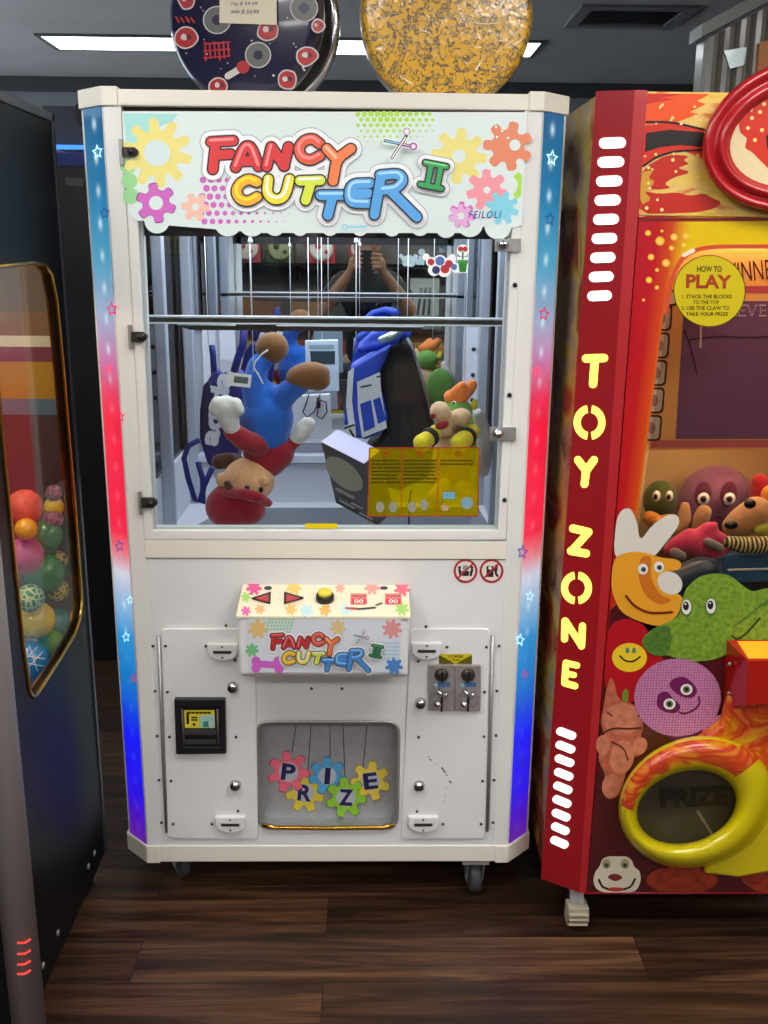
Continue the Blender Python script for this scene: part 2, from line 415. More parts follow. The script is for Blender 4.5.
# top beam with its corner caps
def ring_profile(o):
    return [(-XO-o, DEP), (-XO-o, DC-o*.4), (-W2-o*.4, -o), (W2+o*.4, -o), (XO+o, DC-o*.4), (XO+o, DEP)]
m = MB(); m.prism([(x, y, ZBEAM) for x, y in ring_profile(.002)], (0, 0, ZT-.002-ZBEAM), CREAM); m.build('top_beam', PM, bevel=.003)
for s in (-1, 1):
    x1 = fp(118, 100).x if s < 0 else fp(529, 100).x
    m = MB().prism([(x1, -.006, ZBEAM-.001), (s*(W2+.003), -.006, ZBEAM-.001), (s*(XO+.005), DC-.003, ZBEAM-.001), (s*(XO+.005), DC+.03, ZBEAM-.001), (x1, DC+.03, ZBEAM-.001)], (0, 0, ZT+.004-ZBEAM), CREAM)
    m.build('corner_cap', PM, bevel=.002)
# base rail
m = MB(); m.prism([(x, y, ZB) for x, y in ring_profile(.003)], (0, 0, ZBASE-ZB), CREAM); m.build('base_rail', PM, bevel=.003)
for s in (-1, 1):
    x1 = s*(W2-.03)
    m = MB().prism([(x1, -.006, ZB-.002), (s*(W2+.003), -.006, ZB-.002), (s*(XO+.005), DC-.003, ZB-.002), (s*(XO+.005), DC+.03, ZB-.002), (x1, DC+.03, ZB-.002)], (0, 0, ZBASE+.002-ZB), CREAM)
    m.build('base_corner', PM, bevel=.002)
# glowing corner panels
def led_mat():
    m, nt, b = node_mat('lit_corner_panel', .35)
    tc = nt.nodes.new('ShaderNodeTexCoord'); sp = nt.nodes.new('ShaderNodeSeparateXYZ'); nt.links.new(tc.outputs['Generated'], sp.inputs[0])
    st = [(.0, (96, 18, 150)), (.035, (78, 10, 190)), (.08, (40, 6, 240)), (.17, (12, 22, 255)), (.205, (8, 70, 230)), (.25, (14, 120, 205)), (.32, (40, 150, 215)), (.37, (150, 190, 225)), (.41, (215, 215, 230)), (.44, (240, 120, 130)), (.47, (255, 25, 70)), (.62, (255, 0, 55)), (.655, (240, 50, 90)), (.70, (205, 120, 170)), (.75, (165, 175, 205)), (.82, (75, 165, 200)), (.9, (8, 125, 175)), (1., (0, 92, 140))]
    r = ramp(nt, st); nt.links.new(sp.outputs['Z'], r.inputs['Fac'])
    # a row of little lamps shines through
    ph = mathn(nt, 'FRACT', mathn(nt, 'MULTIPLY', sp.outputs['Z'], 26.0))
    dz = mathn(nt, 'MULTIPLY', mathn(nt, 'SUBTRACT', ph, .5), 2.0)
    dx = mathn(nt, 'MULTIPLY', mathn(nt, 'SUBTRACT', sp.outputs['X'], .5), 3.6)
    d2 = mathn(nt, 'ADD', mathn(nt, 'MULTIPLY', dz, dz), mathn(nt, 'MULTIPLY', dx, dx))
    g = mathn(nt, 'POWER', 2.718, mathn(nt, 'MULTIPLY', d2, -9.0))
    wr = ramp(nt, [(.0, (40, 40, 40)), (.3, (60, 60, 60)), (.36, (190, 190, 190)), (.44, (80, 80, 80)), (.64, (80, 80, 80)), (.72, (215, 215, 215)), (1, (225, 225, 225))]); nt.links.new(sp.outputs['Z'], wr.inputs['Fac'])
    g2 = mathn(nt, 'MULTIPLY', g, wr.outputs['Color'])
    n = nt.nodes.new('ShaderNodeTexNoise'); n.inputs['Scale'].default_value = 18; nt.links.new(tc.outputs['Object'], n.inputs['Vector'])
    mx = nt.nodes.new('ShaderNodeMix'); mx.data_type = 'RGBA'
    nt.links.new(g2, mx.inputs['Factor']); nt.links.new(r.outputs['Color'], mx.inputs['A']); mx.inputs['B'].default_value = (.75, .97, 1, 1)
    nt.links.new(mx.outputs['Result'], b.inputs['Emission Color']); nt.links.new(mathn(nt, 'ADD', mathn(nt, 'MULTIPLY', n.outputs['Fac'], .3), .75), b.inputs['Emission Strength'])
    b.inputs['Base Color'].default_value = (.02, .03, .05, 1)
    return m
LED = led_mat()
STARS = {-1: [(97.5, 152, 8, 1), (104.5, 213, 7, 2), (112, 309, 8, 3), (109, 369, 5, 4), (120.5, 417, 6, 3), (117, 478, 4, 3), (119.5, 546, 7, 5), (126, 637, 6, 1), (130, 600, 5, 1), (134, 678, 5, 3)],
         1: [(552, 158, 9, 1), (550, 219, 8, 2), (544, 314, 8, 3), (537, 372, 7, 4), (533, 430, 6, 3), (522.5, 552, 8, 5), (520, 640, 7, 1), (530, 596, 6, 1), (525, 674, 5, 3), (521, 762, 6, 6)]}
SM = {1: glow('star_white', (190, 240, 255), .9), 2: glow('star_navy', (30, 70, 130), .8), 3: glow('star_crimson', (200, 30, 90), .8), 4: glow('star_red', (255, 70, 90), .9), 5: glow('star_purple', (80, 70, 150), .8), 6: glow('star_indigo', (40, 40, 160), .8)}
for s in (-1, 1):
    e = .004
    a = Vector((s*(W2+.006), .004, 0)); b = Vector((s*(XO-.005), DC-.005, 0))
    nrm = Vector((s*DC, -CH, 0)).normalized()
    m = MB().prism([a+Vector((0, 0, ZBASE)), b+Vector((0, 0, ZBASE)), b-nrm*.01+Vector((0, 0, ZBASE)), a-nrm*.01+Vector((0, 0, ZBASE))], (0, 0, ZBEAM-ZBASE), LED)
    lp = m.build('glowing_corner_panel', PM, 'printed corner panel glowing blue, red and violet')
    pl = Plane(a, nrm)
    for x, y, r, c in STARS[s]: ms = MB(); ms.star(pl, x, y, r, SM[c], .001, rot=.15*s, sx=.72); ms.build('star_print', lp)

# ---- glass door with the sign
DB = 11
do = [(121.5, 111), (527.5, 112), (506, 540), (144.5, 540)]
di = [(133, 120), (516.5, 121), (498, 530.5), (153, 530.5)]
P_ = YP(-.004)
door = MB().plate([P_.at(*p) for p in do], [P_.at(*p) for p in di], (0, .014, 0), WHITE).build('glass_door', PM, 'white framed glass door', bevel=.002)
m = MB().plate([YP(.010).at(*p) for p in [(129, 117), (520, 118), (501.5, 534), (149, 534)]], [YP(.010).at(*p) for p in [(139, 128), (512, 128), (495, 527), (156, 527)]], (0, .02, 0), WHITE)
m.build('inner_frame', door)
gp = [YP(.004).at(*p) for p in [(131, 118), (518.5, 119), (500, 532), (151, 532)]]
MB().prism(gp, (0, .004, 0), GLASS).build('window_pane', door)
for px, py, h in ((131, 152, 13), (140, 337, 12), (150, 503, 11)):
    m = MB(); m.box(fp(px-10.5, py+h, -.006), fp(px-8.5, py-h, -.012), STEEL)
    m.prism([fp(px-9, py-5, -.012), fp(px+3, py-5, -.012), fp(px+6.5, py-2.5, -.012), fp(px+7.5, py, -.012), fp(px+6.5, py+2.5, -.012), fp(px+3, py+5, -.012), fp(px-9, py+5, -.012)], (0, .008, 0), DARKST)
    m.lathe([(0, .012), (.006, .011), (.0085, .006), (.009, 0)], BLACK, fp(px+1, py, -.012), (0, -1, 0), 14)
    m.build('hinge', door, 'dark metal hinge')
for px, py in ((503, 245), (498, 434)):
    m = MB(); m.prism([fp(px-8, py-6.5, -.01), fp(px+18, py-6.5, -.01), fp(px+18, py+6.5, -.01), fp(px-8, py+6.5, -.01)], (0, .006, 0), STEEL)
    m.lathe([(0, .016), (.009, .015), (.012, .008), (.014, 0)], CHROME, fp(px, py, -.01), (0, -1, 0), 18)
    m.lathe([(.003, .017), (.003, .0155)], BLACK, fp(px, py, -.01), (0, -1, 0), 10)
    m.build('door_lock', door, 'round chrome door lock')
for px, py in ((515, 285), (509.5, 395), (504.5, 500)): MB().lathe([(0, .004), (.005, .003), (.0055, 0)], BLACK, fp(px, py, -.005), (0, -1, 0), 12).build('screw', door)

# ---- the sign: printed and lit from behind
SP = YP(-.006)
def sg(name, col, k=.14): return M('sign_'+name, col, .35, emit=k)
S = {n: sg(n, c) for n, c in dict(white=(214, 226, 223), mist=(205, 222, 222), yellow=(228, 216, 128), lime=(170, 215, 80), magenta=(204, 104, 190), lilac=(222, 170, 215), peach=(236, 190, 172), orange=(222, 134, 100), pink=(236, 150, 160), sky=(130, 205, 225), green=(150, 208, 145), halo=(238, 240, 240), shade=(160, 170, 180), ink=(40, 34, 44), red=(214, 58, 62), redlt=(246, 140, 140), coral=(226, 92, 66), orangelt=(240, 128, 76), amber=(244, 178, 54), sun=(240, 222, 50), chart=(214, 226, 70), blue=(88, 164, 226), bluelt=(166, 216, 246), bobbin=(60, 165, 95), bobblt=(140, 220, 150), navy=(62, 70, 150), plum=(120, 60, 130), hi=(255, 250, 245), teal=(160, 215, 210)).items()}
m = MB()
low = []
pts = [(122, 112), (527, 113), (522.6, 222)]
m.poly(SP, [(122, 112), (527, 113), (521.8, 226), (250, 232), (150, 224), (128.5, 214)], S['white'], .0003)
for cx, cy, r in ((140, 212, 9), (157, 221, 12.5), (174, 214, 10), (192, 215, 12.5), (209, 212, 9), (228, 223, 13.5), (252, 223, 13.5), (275, 226, 10), (300, 228, 8), (330, 228, 8), (360, 228, 8), (392, 228, 8.5), (420, 227, 9), (446, 228, 10), (470, 224, 13), (498, 226, 13.5), (514, 220, 8)):
    m.disc(SP, cx, cy, r, S['white'], .0003)
m.poly(SP, [(262, 224), (470, 224), (470, 233), (262, 233)], S['white'], .0003)
sign = m.build('sign_panel', PM, 'backlit white sign with coloured gears and bubble lettering')
art = MB(); o1 = .0006
art.poly(SP, [(123, 113), (178, 114), (172, 122), (160, 126), (150, 134), (141, 150), (128, 160), (126, 140)], S['teal'], .0005)
for x, y in ((128, 166), (131, 196), (129.5, 181)): art.disc(SP, x, y, 8, S['green'], .0005)
ga = MB(); ga.gear(SP, 157, 153, 35, 10, S['yellow'], o1, .2, .38, S['mist']); ga.build('gear_print', sign)
ga = MB(); ga.gear(SP, 156, 203, 20.5, 6, S['plum'], .001, .35); ga.gear(SP, 156, 203, 19.5, 6, S['magenta'], .0013, .35, .36, S['white']); ga.build('gear_print', sign)
ga = MB(); ga.gear(SP, 195.5, 207, 14.5, 6, S['peach'], .001, .1, .25, S['white']); ga.build('gear_print', sign)
for i in range(13):                                    # magenta halftone fading away
    for j in range(6):
        x = 203+i*8+(j % 2)*4-j*.5; y = 180+j*8.3
        rr = 3.6-.26*i-.12*abs(j-2)*1.2
        if rr > .45 and not (j < 1 and i > 4): art.disc(SP, x, y, rr, S['magenta'], o1, n=12)
for i in range(12):                                    # green halftone
    for j in range(6):
        x = 358+i*6.5+(j % 2)*3.2; y = 114+j*5.6; rr = 3.3-.42*j-.16*abs(i-4)
        if rr > .4: art.disc(SP, x, y, rr, S['lime'], o1, n=12)
ga = MB(); ga.gear(SP, 459, 156, 28, 8, S['yellow'], o1, .1, .24, S['white']); ga.build('gear_print', sign)
ga = MB(); ga.gear(SP, 508, 146, 25, 7, S['orange'], o1+.0004, .5); ga.disc(SP, 515, 145, 6.5, S['orange'], .0014); ga.disc(SP, 515, 145, 5.6, S['white'], .0017); ga.build('gear_print', sign)
ga = MB()
for x, y in ((496, 127), (502, 131), (508, 138), (497, 137)): ga.disc(SP, x, y, 1.3, S['halo'], .0016, n=8)
ga.build('spark_dots', sign)
ga = MB(); ga.gear(SP, 487, 190, 21, 7, S['pink'], .0012, .2, .16, S['white']); ga.build('gear_print', sign)
ga = MB(); ga.gear(SP, 502, 208, 17, 8, S['sky'], .0016, .3); ga.build('gear_print', sign)
art.poly(SP, [(513, 176), (519, 172), (522, 176), (521, 196), (516, 199), (513, 194), (517, 190), (518, 182)], S['lime'], .0012)
ga = MB(); ga.gear(SP, 462, 215, 13.5, 7, S['magenta'], .0018, .2); ga.gear(SP, 461, 216, 12, 7, S['lilac'], .0021, .2, .3, S['white']); ga.build('gear_print', sign)
ga = MB(); ga.text(SP, 'FEILOLI', 485, 214.5, 33, 7.5, S['navy'], .0025, 0, .01, .3, 1.25); ga.build('maker_name', sign)
art.poly(SP, [(340, 224), (368, 224), (367, 232), (338, 232)], S['mist'], .0008); art.ring(SP, 345, 227, 2, 3, S['sky'], .001); art.stroke(SP, [(349, 227), (366, 226.5)], .8, S['sky'], .001)
art.build('dot_pattern', sign)

zx = lambda x, y: (120+x/3.491, 80+y/3.491)
LET = [('red', 'redlt', [[(318, 216), (395, 212)], [(334, 220), (324, 312)], [(332, 262), (386, 259)]]),
       ('red', 'redlt', [[(404, 305), (432, 232), (458, 230), (484, 302)], [(420, 284), (470, 282)]]),
       ('red', 'redlt', [[(512, 302), (528, 234)], [(528, 234), (574, 300)], [(572, 300), (588, 234)]]),
       ('coral', 'redlt', [[(697, 222), (672, 203), (640, 212), (622, 240), (634, 270), (664, 282), (698, 264)]]),
       ('orangelt', 'peach', [[(722, 240), (756, 276)], [(806, 240), (756, 276), (744, 352)]]),
       ('amber', 'sun', [[(478, 356), (448, 344), (416, 362), (404, 392), (420, 418), (450, 424), (478, 408)]]),
       ('sun', 'halo', [[(518, 346), (512, 396), (540, 420), (576, 408), (592, 346)]]),
       ('chart', 'halo', [[(628, 352), (700, 350)], [(668, 354), (648, 420)]]),
       ('blue', 'bluelt', [[(700, 402), (786, 402)], [(742, 406), (726, 472)]]),
       ('blue', 'bluelt', [[(872, 360), (804, 362), (798, 428), (866, 430)], [(802, 396), (866, 395)]]),
       ('blue', 'bluelt', [[(908, 332), (976, 326), (990, 352), (962, 380), (918, 384)], [(912, 334), (888, 470)], [(944, 386), (1036, 478)]])]
SPOOL = [[(1066, 288), (1140, 302)], [(1048, 364), (1122, 379)], [(1086, 298), (1074, 362)], [(1120, 304), (1108, 368)]]
def logo(pl, T, k, base, mats, par):
    """bubble lettering: pale halo, dark outline, coloured letter, bright top edge; every letter a print of its own"""
    r0 = 16.5/3.491*k
    ALL = LET+[('bobbin', 'bobblt', SPOOL)]
    mb = MB()
    for rr, mt, db in ((24, 'shade', 0), (21, 'halo', .0003)):
        for c, h, ss in ALL:
            for st in ss: mb.stroke(pl, [T(*zx(x, y)) for x, y in st], r0+(rr if c != 'bobbin' else rr-10)/3.491*k, mats[mt], base+db)
    mb.build('lettering_halo', par)
    for i, (c, h, ss) in enumerate(ALL):
        b = base+.0006+i*.0007; mb = MB()
        q = 1. if c != 'bobbin' else .5
        for st in ss: mb.stroke(pl, [T(*zx(x, y)) for x, y in st], r0*q+5.5/3.491*k, mats['ink'], b)
        for st in ss: mb.stroke(pl, [T(*zx(x, y)) for x, y in st], r0*q, mats[c], b+.00025)
        for st in ss[:1]: mb.stroke(pl, [T(*zx(x-2, y-6*q)) for x, y in st], r0*.3*q, mats[h], b+.00048)
        mb.build('letter_print' if c != 'bobbin' else 'spool_print', par)
    R = lambda x, y: zx(x+733, y)
    b = base+.010; mb = MB()
    for rad, mt, db in ((7.5, 'halo', 0), (4.4, 'ink', .0003)):
        for st in ([(266, 196), (216, 272)], [(192, 212), (280, 230)]): mb.stroke(pl, [T(*R(x, y)) for x, y in st], rad/3.491*k*1.25, mats[mt], b+db)
    for (x, y), mt in (((268, 180), 'ink'), ((291, 232), 'plum')):
        cx, cy = T(*R(x, y)); mb.disc(pl, cx, cy, 18/3.491*k, mats['halo'], b); mb.ring(pl, cx, cy, 8/3.491*k, 14/3.491*k, mats[mt], b+.0005)
        mb.ring(pl, cx, cy, 9.5/3.491*k, 12/3.491*k, mats['halo' if mt == 'ink' else 'magenta'], b+.0007)
    mb.stroke(pl, [T(*R(*p)) for p in ((264, 200), (216, 272))], 2.4/3.491*k, mats['halo'], b+.0009)
    mb.stroke(pl, [T(*R(*p)) for p in ((192, 212), (240, 221))], 2.4/3.491*k, mats['sky'], b+.0009)
    mb.stroke(pl, [T(*R(*p)) for p in ((244, 222), (278, 229))], 2.4/3.491*k, mats['lilac'], b+.0009)
    mb.build('scissors_print', par)
logo(SP, lambda x, y: (x, y), 1.0, .003, S, sign)

# ---- cabinet interior
YBK = .86
ZIF = fp(344, 500, YBK).z                                # interior floor
ZM0 = fp(344, 431, YBK).z                                # lower edge of the mirror
ZIC = 1.75
XI = .47
m = MB(); m.box((-XO+.015, .045, ZIC), (XO-.015, DEP-.01, ZIC+.02), M('interior_top', (120, 124, 130), .6)); m.build('interior_top', PM)
m = MB()
pit = [fp(190, 531, 0), fp(491, 531, 0)]
zf = ZP(ZIF)
po = [zf.at(227, 508), zf.at(478, 507), Vector((.36, .1, ZIF)), Vector((-.38, .1, ZIF))]
po[2] = zf.at(492, 531); po[3] = zf.at(186, 531)
m.plate([(-XI, .05, ZIF), (XI, .05, ZIF), (XI, YBK, ZIF), (-XI, YBK, ZIF)], [tuple(p) for p in po], (0, 0, -.01), GREYIN); m.build('interior_floor', PM)
cen = Vector((sum(p.x for p in po)/4, sum(p.y for p in po)/4, ZIF-.16))
lo = [Vector((cen.x+(p.x-cen.x)*.75, cen.y+(p.y-cen.y)*.6, ZIF-.16)) for p in po]
m = MB(); m.add(po+lo, [(0, 1, 5, 4), (1, 2, 6, 5), (2, 3, 7, 6), (3, 0, 4, 7), (4, 5, 6, 7)], GREYDK); m.build('prize_chute', PM, recalc=False)
m = MB(); m.box((-XI, YBK, ZIF), (XI, YBK+.01, ZM0), GREYIN)
z1 = fp(344, 460, YBK).z; z2 = fp(344, 453, YBK).z
m.box((-XI, YBK-.035, ZIF), (XI, YBK, z1-.006), GREYIN); m.box((-XI, YBK-.05, z1), (XI, YBK, z2), M('ledge_grey', (205, 212, 222), .4))
m.box((-XI, YBK-.02, z2+.03), (XI, YBK, z2+.036), GREYDK)
m.build('back_panel', PM)
xa, xb = fp(237, 400, YBK).x, fp(462, 400, YBK).x
ZCT = fp(344, 326, YBK).z                                # the light columns stop here, the mirror runs on above them
xw0, xw1 = fp(192, 300, YBK).x, fp(490, 300, YBK).x
MB().prism([(x, YBK+.004, z) for x, z in ((xa-.01, ZM0), (xb+.01, ZM0), (xb+.01, ZCT-.02), (xw1, ZCT-.02), (xw1, ZIC), (xw0, ZIC), (xw0, ZCT-.02), (xa-.01, ZCT-.02))], (0, .008, 0), MIRROR).build('mirror', PM, 'mirrored back wall')
m = MB(); m.box((-XI, YBK+.013, ZM0), (XI, YBK+.02, ZIC), GREYIN); m.build('mirror_backing', PM)
for (u, v) in ((fp(205, 400, YBK).x, xa), (xb, fp(494, 400, YBK).x)):
    m = MB(); m.box((u, YBK-.012, ZM0-.04), (v, YBK+.003, ZCT), M('light_column', (206, 210, 218), .4))
    w = v-u
    m.box((u+w*.45, YBK-.016, ZM0-.04), (u+w*.55, YBK-.012, ZCT), POSTB)
    for z in (1.2, 1.28, 1.36): m.lathe([(0, .006), (.006, .004), (.007, 0)], BLACK, (u+w*.3, YBK-.012, z), (0, -1, 0), 10)
    m.build('light_column', PM)
for s in (-1, 1):
    xs = s*XI
    m = MB(); m.box((min(xs, xs+s*.012), .05, ZIF), (max(xs, xs+s*.012), YBK, ZW0+.06), GREYIN); m.build('inner_side_panel', PM)
    for y, w in ((.1, .03), (.40, .035), (.80, .05)):
        MB().box((min(xs, xs-s*.03), y, ZIF), (max(xs, xs-s*.03), y+w, ZIC), POSTB).build('inner_post', PM, bevel=.003)
    MB().box((min(xs, xs+s*.008)+s*.012, .05, ZW0+.06), (max(xs, xs+s*.008)+s*.012, YBK, ZIC), glass('smoked_glass', (120, 112, 104), .6)).build('side_window', PM, 'smoked side window')
# closed back shell and top
m = MB().box((-XO, DEP-.012, ZB), (XO, DEP, ZT-.01), WHITE2); m.build('rear_panel', PM)
# rails across the window
y = .10
za = fp(344, 318, y).z; zb = fp(344, 324.5, y).z
m = MB(); RAILW = M('rail_bright', (225, 230, 236), .25); m.box((-XI, y, za-.002), (XI, y+.03, za+.002), RAILW); m.box((-XI, y-.004, zb-.002), (XI, y+.03, zb+.002), RAILW)
m.box((-XI, y+.004, zb), (XI, y+.03, za-.004), DARKST); m.build('cutter_rail', PM, 'polished cutter rail', bevel=.001)
m = MB(); z3 = fp(344, 329, y).z
m.prism([(fp(175, 328, y).x, y+.01, zb-.006), (fp(425, 328, y).x, y+.01, zb-.006), (fp(415, 330, y).x, y+.01, z3-.006), (fp(190, 330, y).x, y+.01, z3-.006)], (0, .06, 0), DARKST)
m.box((fp(235, 320, y).x, y+.012, zb-.013), (fp(275, 320, y).x, y+.05, zb-.002), M('cutter_block', (120, 108, 92), .4)); m.build('cutter_carriage', PM)
# interior lamps spread into one wide ceiling panel for even light
MB().box((-.43, .15, ZIC-.014), (.43, .75, ZIC-.004), glow('interior_lamp', (240, 243, 255), 5.5)).build('interior_lamp', PM)
MB().box((-.43, .02, ZIC-.07), (.43, .03, ZBEAM), M('sign_back', (40, 42, 44), .6)).build('sign_backing', PM)

# stickers on the window
def film_mat():
    m = bpy.data.materials.new('yellow_film'); m.use_nodes = True; nt = m.node_tree; nt.nodes.clear()
    o = nt.nodes.new('ShaderNodeOutputMaterial'); mix = nt.nodes.new('ShaderNodeMixShader'); mix.inputs[0].default_value = .24
    t = nt.nodes.new('ShaderNodeBsdfTransparent'); t.inputs[0].default_value = lin((250, 236, 30))+(1,)
    d = nt.nodes.new('ShaderNodeBsdfDiffuse'); d.inputs[0].default_value = lin((190, 178, 12))+(1,)
    nt.links.new(t.outputs[0], mix.inputs[1]); nt.links.new(d.outputs[0], mix.inputs[2]); nt.links.new(mix.outputs[0], o.inputs[0]); return m
FILM = film_mat()
W_ = YP(.0035)
def film(t): return t
m = MB(); c = [(369.5, 448), (479, 447.5), (478, 516), (368, 516)]
m.prism([W_.at(*p) for p in c], (0, -.0008, 0), FILM)
st = m.build('instruction_sticker', PM, 'see-through yellow instruction sticker')
ms = MB(); W2_ = YP(.0022); INK = paint('sticker_ink', (70, 58, 6)); RED = paint('sticker_red', (170, 60, 30))
for a, b in zip(c, c[1:]+c[:1]): ms.stroke(W2_, [a, b], .6, RED, 0)
for x in (402, 438): ms.stroke(W2_, [(x, 448), (x-.6, 516)], .5, RED, 0)
for cx in (386, 420, 458): ms.ring(W2_, cx, 453.5, 1.6, 2.8, RED, 0.0003)
rnd = random.Random(3)
for x0, x1, rows in ((372, 400, 7), (404, 436, 7), (441, 474, 2)):
    for r in range(rows):
        y = 460.5+r*3.6; x = x0
        while x < x1-2:
            w = rnd.uniform(2, 5.5); ms.stroke(W2_, [(x, y), (min(x+w, x1), y)], .75, INK, 0); x += w+2
for cx, cy in ((380, 507), (393, 507), (412, 507), (424, 505)): ms.disc(W2_, cx, cy, 4.2, paint('sticker_grey', (150, 150, 140)), 0, ry=5.5)
ms.poly(W2_, [(443, 492), (455, 492), (455, 499), (443, 499)], paint('sticker_blue', (110, 170, 200)), 0.0002); ms.disc(W2_, 445, 508, 4, paint('sticker_pinkish', (190, 150, 130)), 0, ry=3); ms.ring(W2_, 467, 503, 4, 6.5, paint('sticker_grey', (150, 150, 140)), 0)
ms.disc(W2_, 467, 503, 4, paint('sticker_blue', (110, 170, 200)), 0)
ms.build('sticker_print', st)
m = MB(); m.poly(YP(.002), [(305, 523.5), (337, 523.5), (337.5, 528.5), (305, 528.5)], paint('yellow_tape', (238, 214, 24)), 0); m.build('yellow_strip', PM)
m = MB(); pl = YP(.0025)
for x, y, r in ((431, 262, 5), (440, 262, 7), (450, 263, 6), (456, 268, 5), (434, 270, 6), (444, 270, 7), (426, 257, 3.5), (452, 258, 4)): m.disc(pl, x, y, r, S['halo'], 0)
for x, y, r, c in ((431, 262, 3.4, 'red'), (440, 261, 4.6, 'blue'), (449, 264, 4, 'red'), (436, 270, 4, 'navy'), (445, 269, 4.4, 'red'), (454, 267, 3, 'blue')): m.disc(pl, x, y, r, paint('dec_'+c, dict(red=(190, 60, 60), blue=(90, 120, 190), navy=(60, 60, 110))[c]), .0005)
m.build('round_decal', PM, 'small red and blue decal on the window')
m = MB()
m.poly(pl, [(457, 257), (468.5, 257), (467, 273), (458.5, 273)], S['halo'], 0); m.disc(pl, 462.8, 250.5, 6, S['halo'], 0)
m.poly(pl, [(457.5, 260), (468, 260), (468, 263.5), (457.5, 263.5)], paint('pot_green_light', (70, 160, 70)), .0005); m.poly(pl, [(458.5, 263.5), (467, 263.5), (466, 272), (459.5, 272)], paint('pot_green', (50, 130, 55)), .0005)
m.disc(pl, 460.5, 249, 2.6, paint('dec_red', (190, 60, 60)), .0005); m.disc(pl, 465.3, 249, 2.6, paint('dec_red', (190, 60, 60)), .0005); m.stroke(pl, [(462.8, 252), (462.8, 259)], .8, paint('pot_green', (50, 130, 55)), .0005)
m.build('flowerpot_decal', PM, 'small flowerpot decal on the window')

# ---- lower body
m = MB()
chr_ = rquad([(257, 722), (399, 722), (397, 829), (259, 829)], 13, 6)
fo = [fp(141, 541), fp(510, 541), fp(498, 846), fp(157, 846)]
fo = [(-W2+.035, 0, ZBASE), (W2-.035, 0, ZBASE), (W2-.035, 0, ZW0), (-W2+.035, 0, ZW0)]
m.plate(fo, [fp(*p) for p in chr_], (0, .012, 0), WHITE2); body = m.build('front_panel', PM)
m = MB(); za = fp(325, 558).z
m.box((-W2+.036, -.004, za), (W2-.036, .002, ZW0+.001), CREAM); m.box((-W2+.036, -.0015, za-.003), (W2-.036, .002, za), M('seam_grey', (130, 130, 130), .6)); m.build('window_sill', PM, bevel=.001)
# prize opening
m = MB(); c2 = [fp(x, y, -.003) for x, y in chr_]
m.tube([p+Vector((0, .002, 0)) for p in c2], .0045, STEEL, 8, closed=True)
m.tube([fp(x, y, -.006) for x, y in ((262, 825), (275, 827.5), (325, 828), (382, 827.5), (394, 825))], .006, GOLD, 8)
m.build('opening_rim', PM, 'shiny metal rim of the prize opening')
yb = .06
m = MB(); v0 = [fp(x, y) for x, y in chr_]; n = len(v0)
m.add(v0+[p+Vector((0, yb, 0)) for p in v0], [(i, (i+1) % n, n+(i+1) % n, n+i) for i in range(n)], STEEL); m.build('opening_sleeve', PM)
FL = YP(yb-.008)
flap = MB().prism([FL.at(x, y) for x, y in ((246, 716), (410, 716), (406, 836), (250, 836))], (0, .004, 0), M('flap_steel', (172, 174, 178), .42, .35, noise=.08, nscale=60)).build('prize_flap', PM, 'brushed steel prize flap with coloured gears')
m = MB(); K = {'p': paint('gear_pink', (232, 110, 130)), 'y': paint('gear_yellow', (214, 196, 70)), 'b': paint('gear_blue', (82, 164, 214)), 'g': paint('gear_green', (140, 196, 60)), 'e': paint('gear_ochre', (224, 200, 80))}
KD = {'p': paint('rim_pink', (170, 60, 80)), 'y': paint('rim_yellow', (150, 140, 50)), 'b': paint('rim_blue', (40, 100, 150)), 'g': paint('rim_green', (80, 130, 30)), 'e': paint('rim_ochre', (170, 150, 60))}
KN = paint('letter_navy', (34, 36, 78)); KW = paint('string_print', (70, 70, 72))
for x0, x1, y in ((296, 292, 752), (311, 308, 770), (330, 330, 760), (343, 345, 780), (367, 363, 768)): m.stroke(FL, [(x0, 726), (x1, y)], .45, KW, .0004)
m.build('printed_strings', flap)
for j, (L, x, y, r, k, ro) in enumerate((('R', 305, 793, 19, 'y', .3), ('P', 288.5, 772, 20.5, 'p', .1), ('I', 327.5, 776, 18.5, 'b', .2), ('E', 370.5, 781, 19.5, 'e', .35), ('Z', 346, 797.5, 20, 'g', .1))):
    b = .001+.0014*j; m = MB()
    m.gear(FL, x, y, r+.9, 7, KD[k], b, ro); m.gear(FL, x, y, r, 7, K[k], b+.0003, ro); m.disc(FL, x, y, r*.48, paint('gear_plate', (176, 182, 192)), b+.0006)
    m.text(FL, L, x, y, 5.5 if L == 'I' else 14, 16.5, KN, b+.0009, {'P': .12, 'R': .12, 'I': .08, 'Z': .05, 'E': -.12}[L], .035); m.build('gear_letter', flap)

def latch(px, py, par):
    k = mpp(fp(px, py)); o = fp(px, py, -.006)
    m = MB(); r = 15*k
    pr = [(o.x-r, o.z+9*k), (o.x+r, o.z+9*k), (o.x+r, o.z+2*k)]+[(o.x+r*cos(a), o.z+1*k-11*k*sin(a)) for a in [pi*i/10 for i in range(11)]]+[(o.x-r, o.z+2*k)]
    pr = [(o.x-r, o.z+8*k), (o.x+r, o.z+8*k)]+[(o.x+r*cos(pi*i/12), o.z-10*k*sin(pi*i/12)) for i in range(13)]
    m.prism([(x, o.y-.012, z) for x, z in pr], (0, .014, 0), WHITE2)
    l = m.build('latch', par, bevel=.003)
    m = MB(); m.box((o.x-9*k, o.y-.014, o.z-1.6*k), (o.x+9*k, o.y-.011, o.z+1.2*k), DARKST)
    m.lathe([(.0025, .0145), (.0025, .012)], DARKST, (o.x, o.y, o.z+5.5*k), (0, -1, 0), 8); m.lathe([(.0025, .0145), (.0025, .012)], DARKST, (o.x, o.y, o.z-6*k), (0, -1, 0), 8)
    m.build('latch_slot', l)
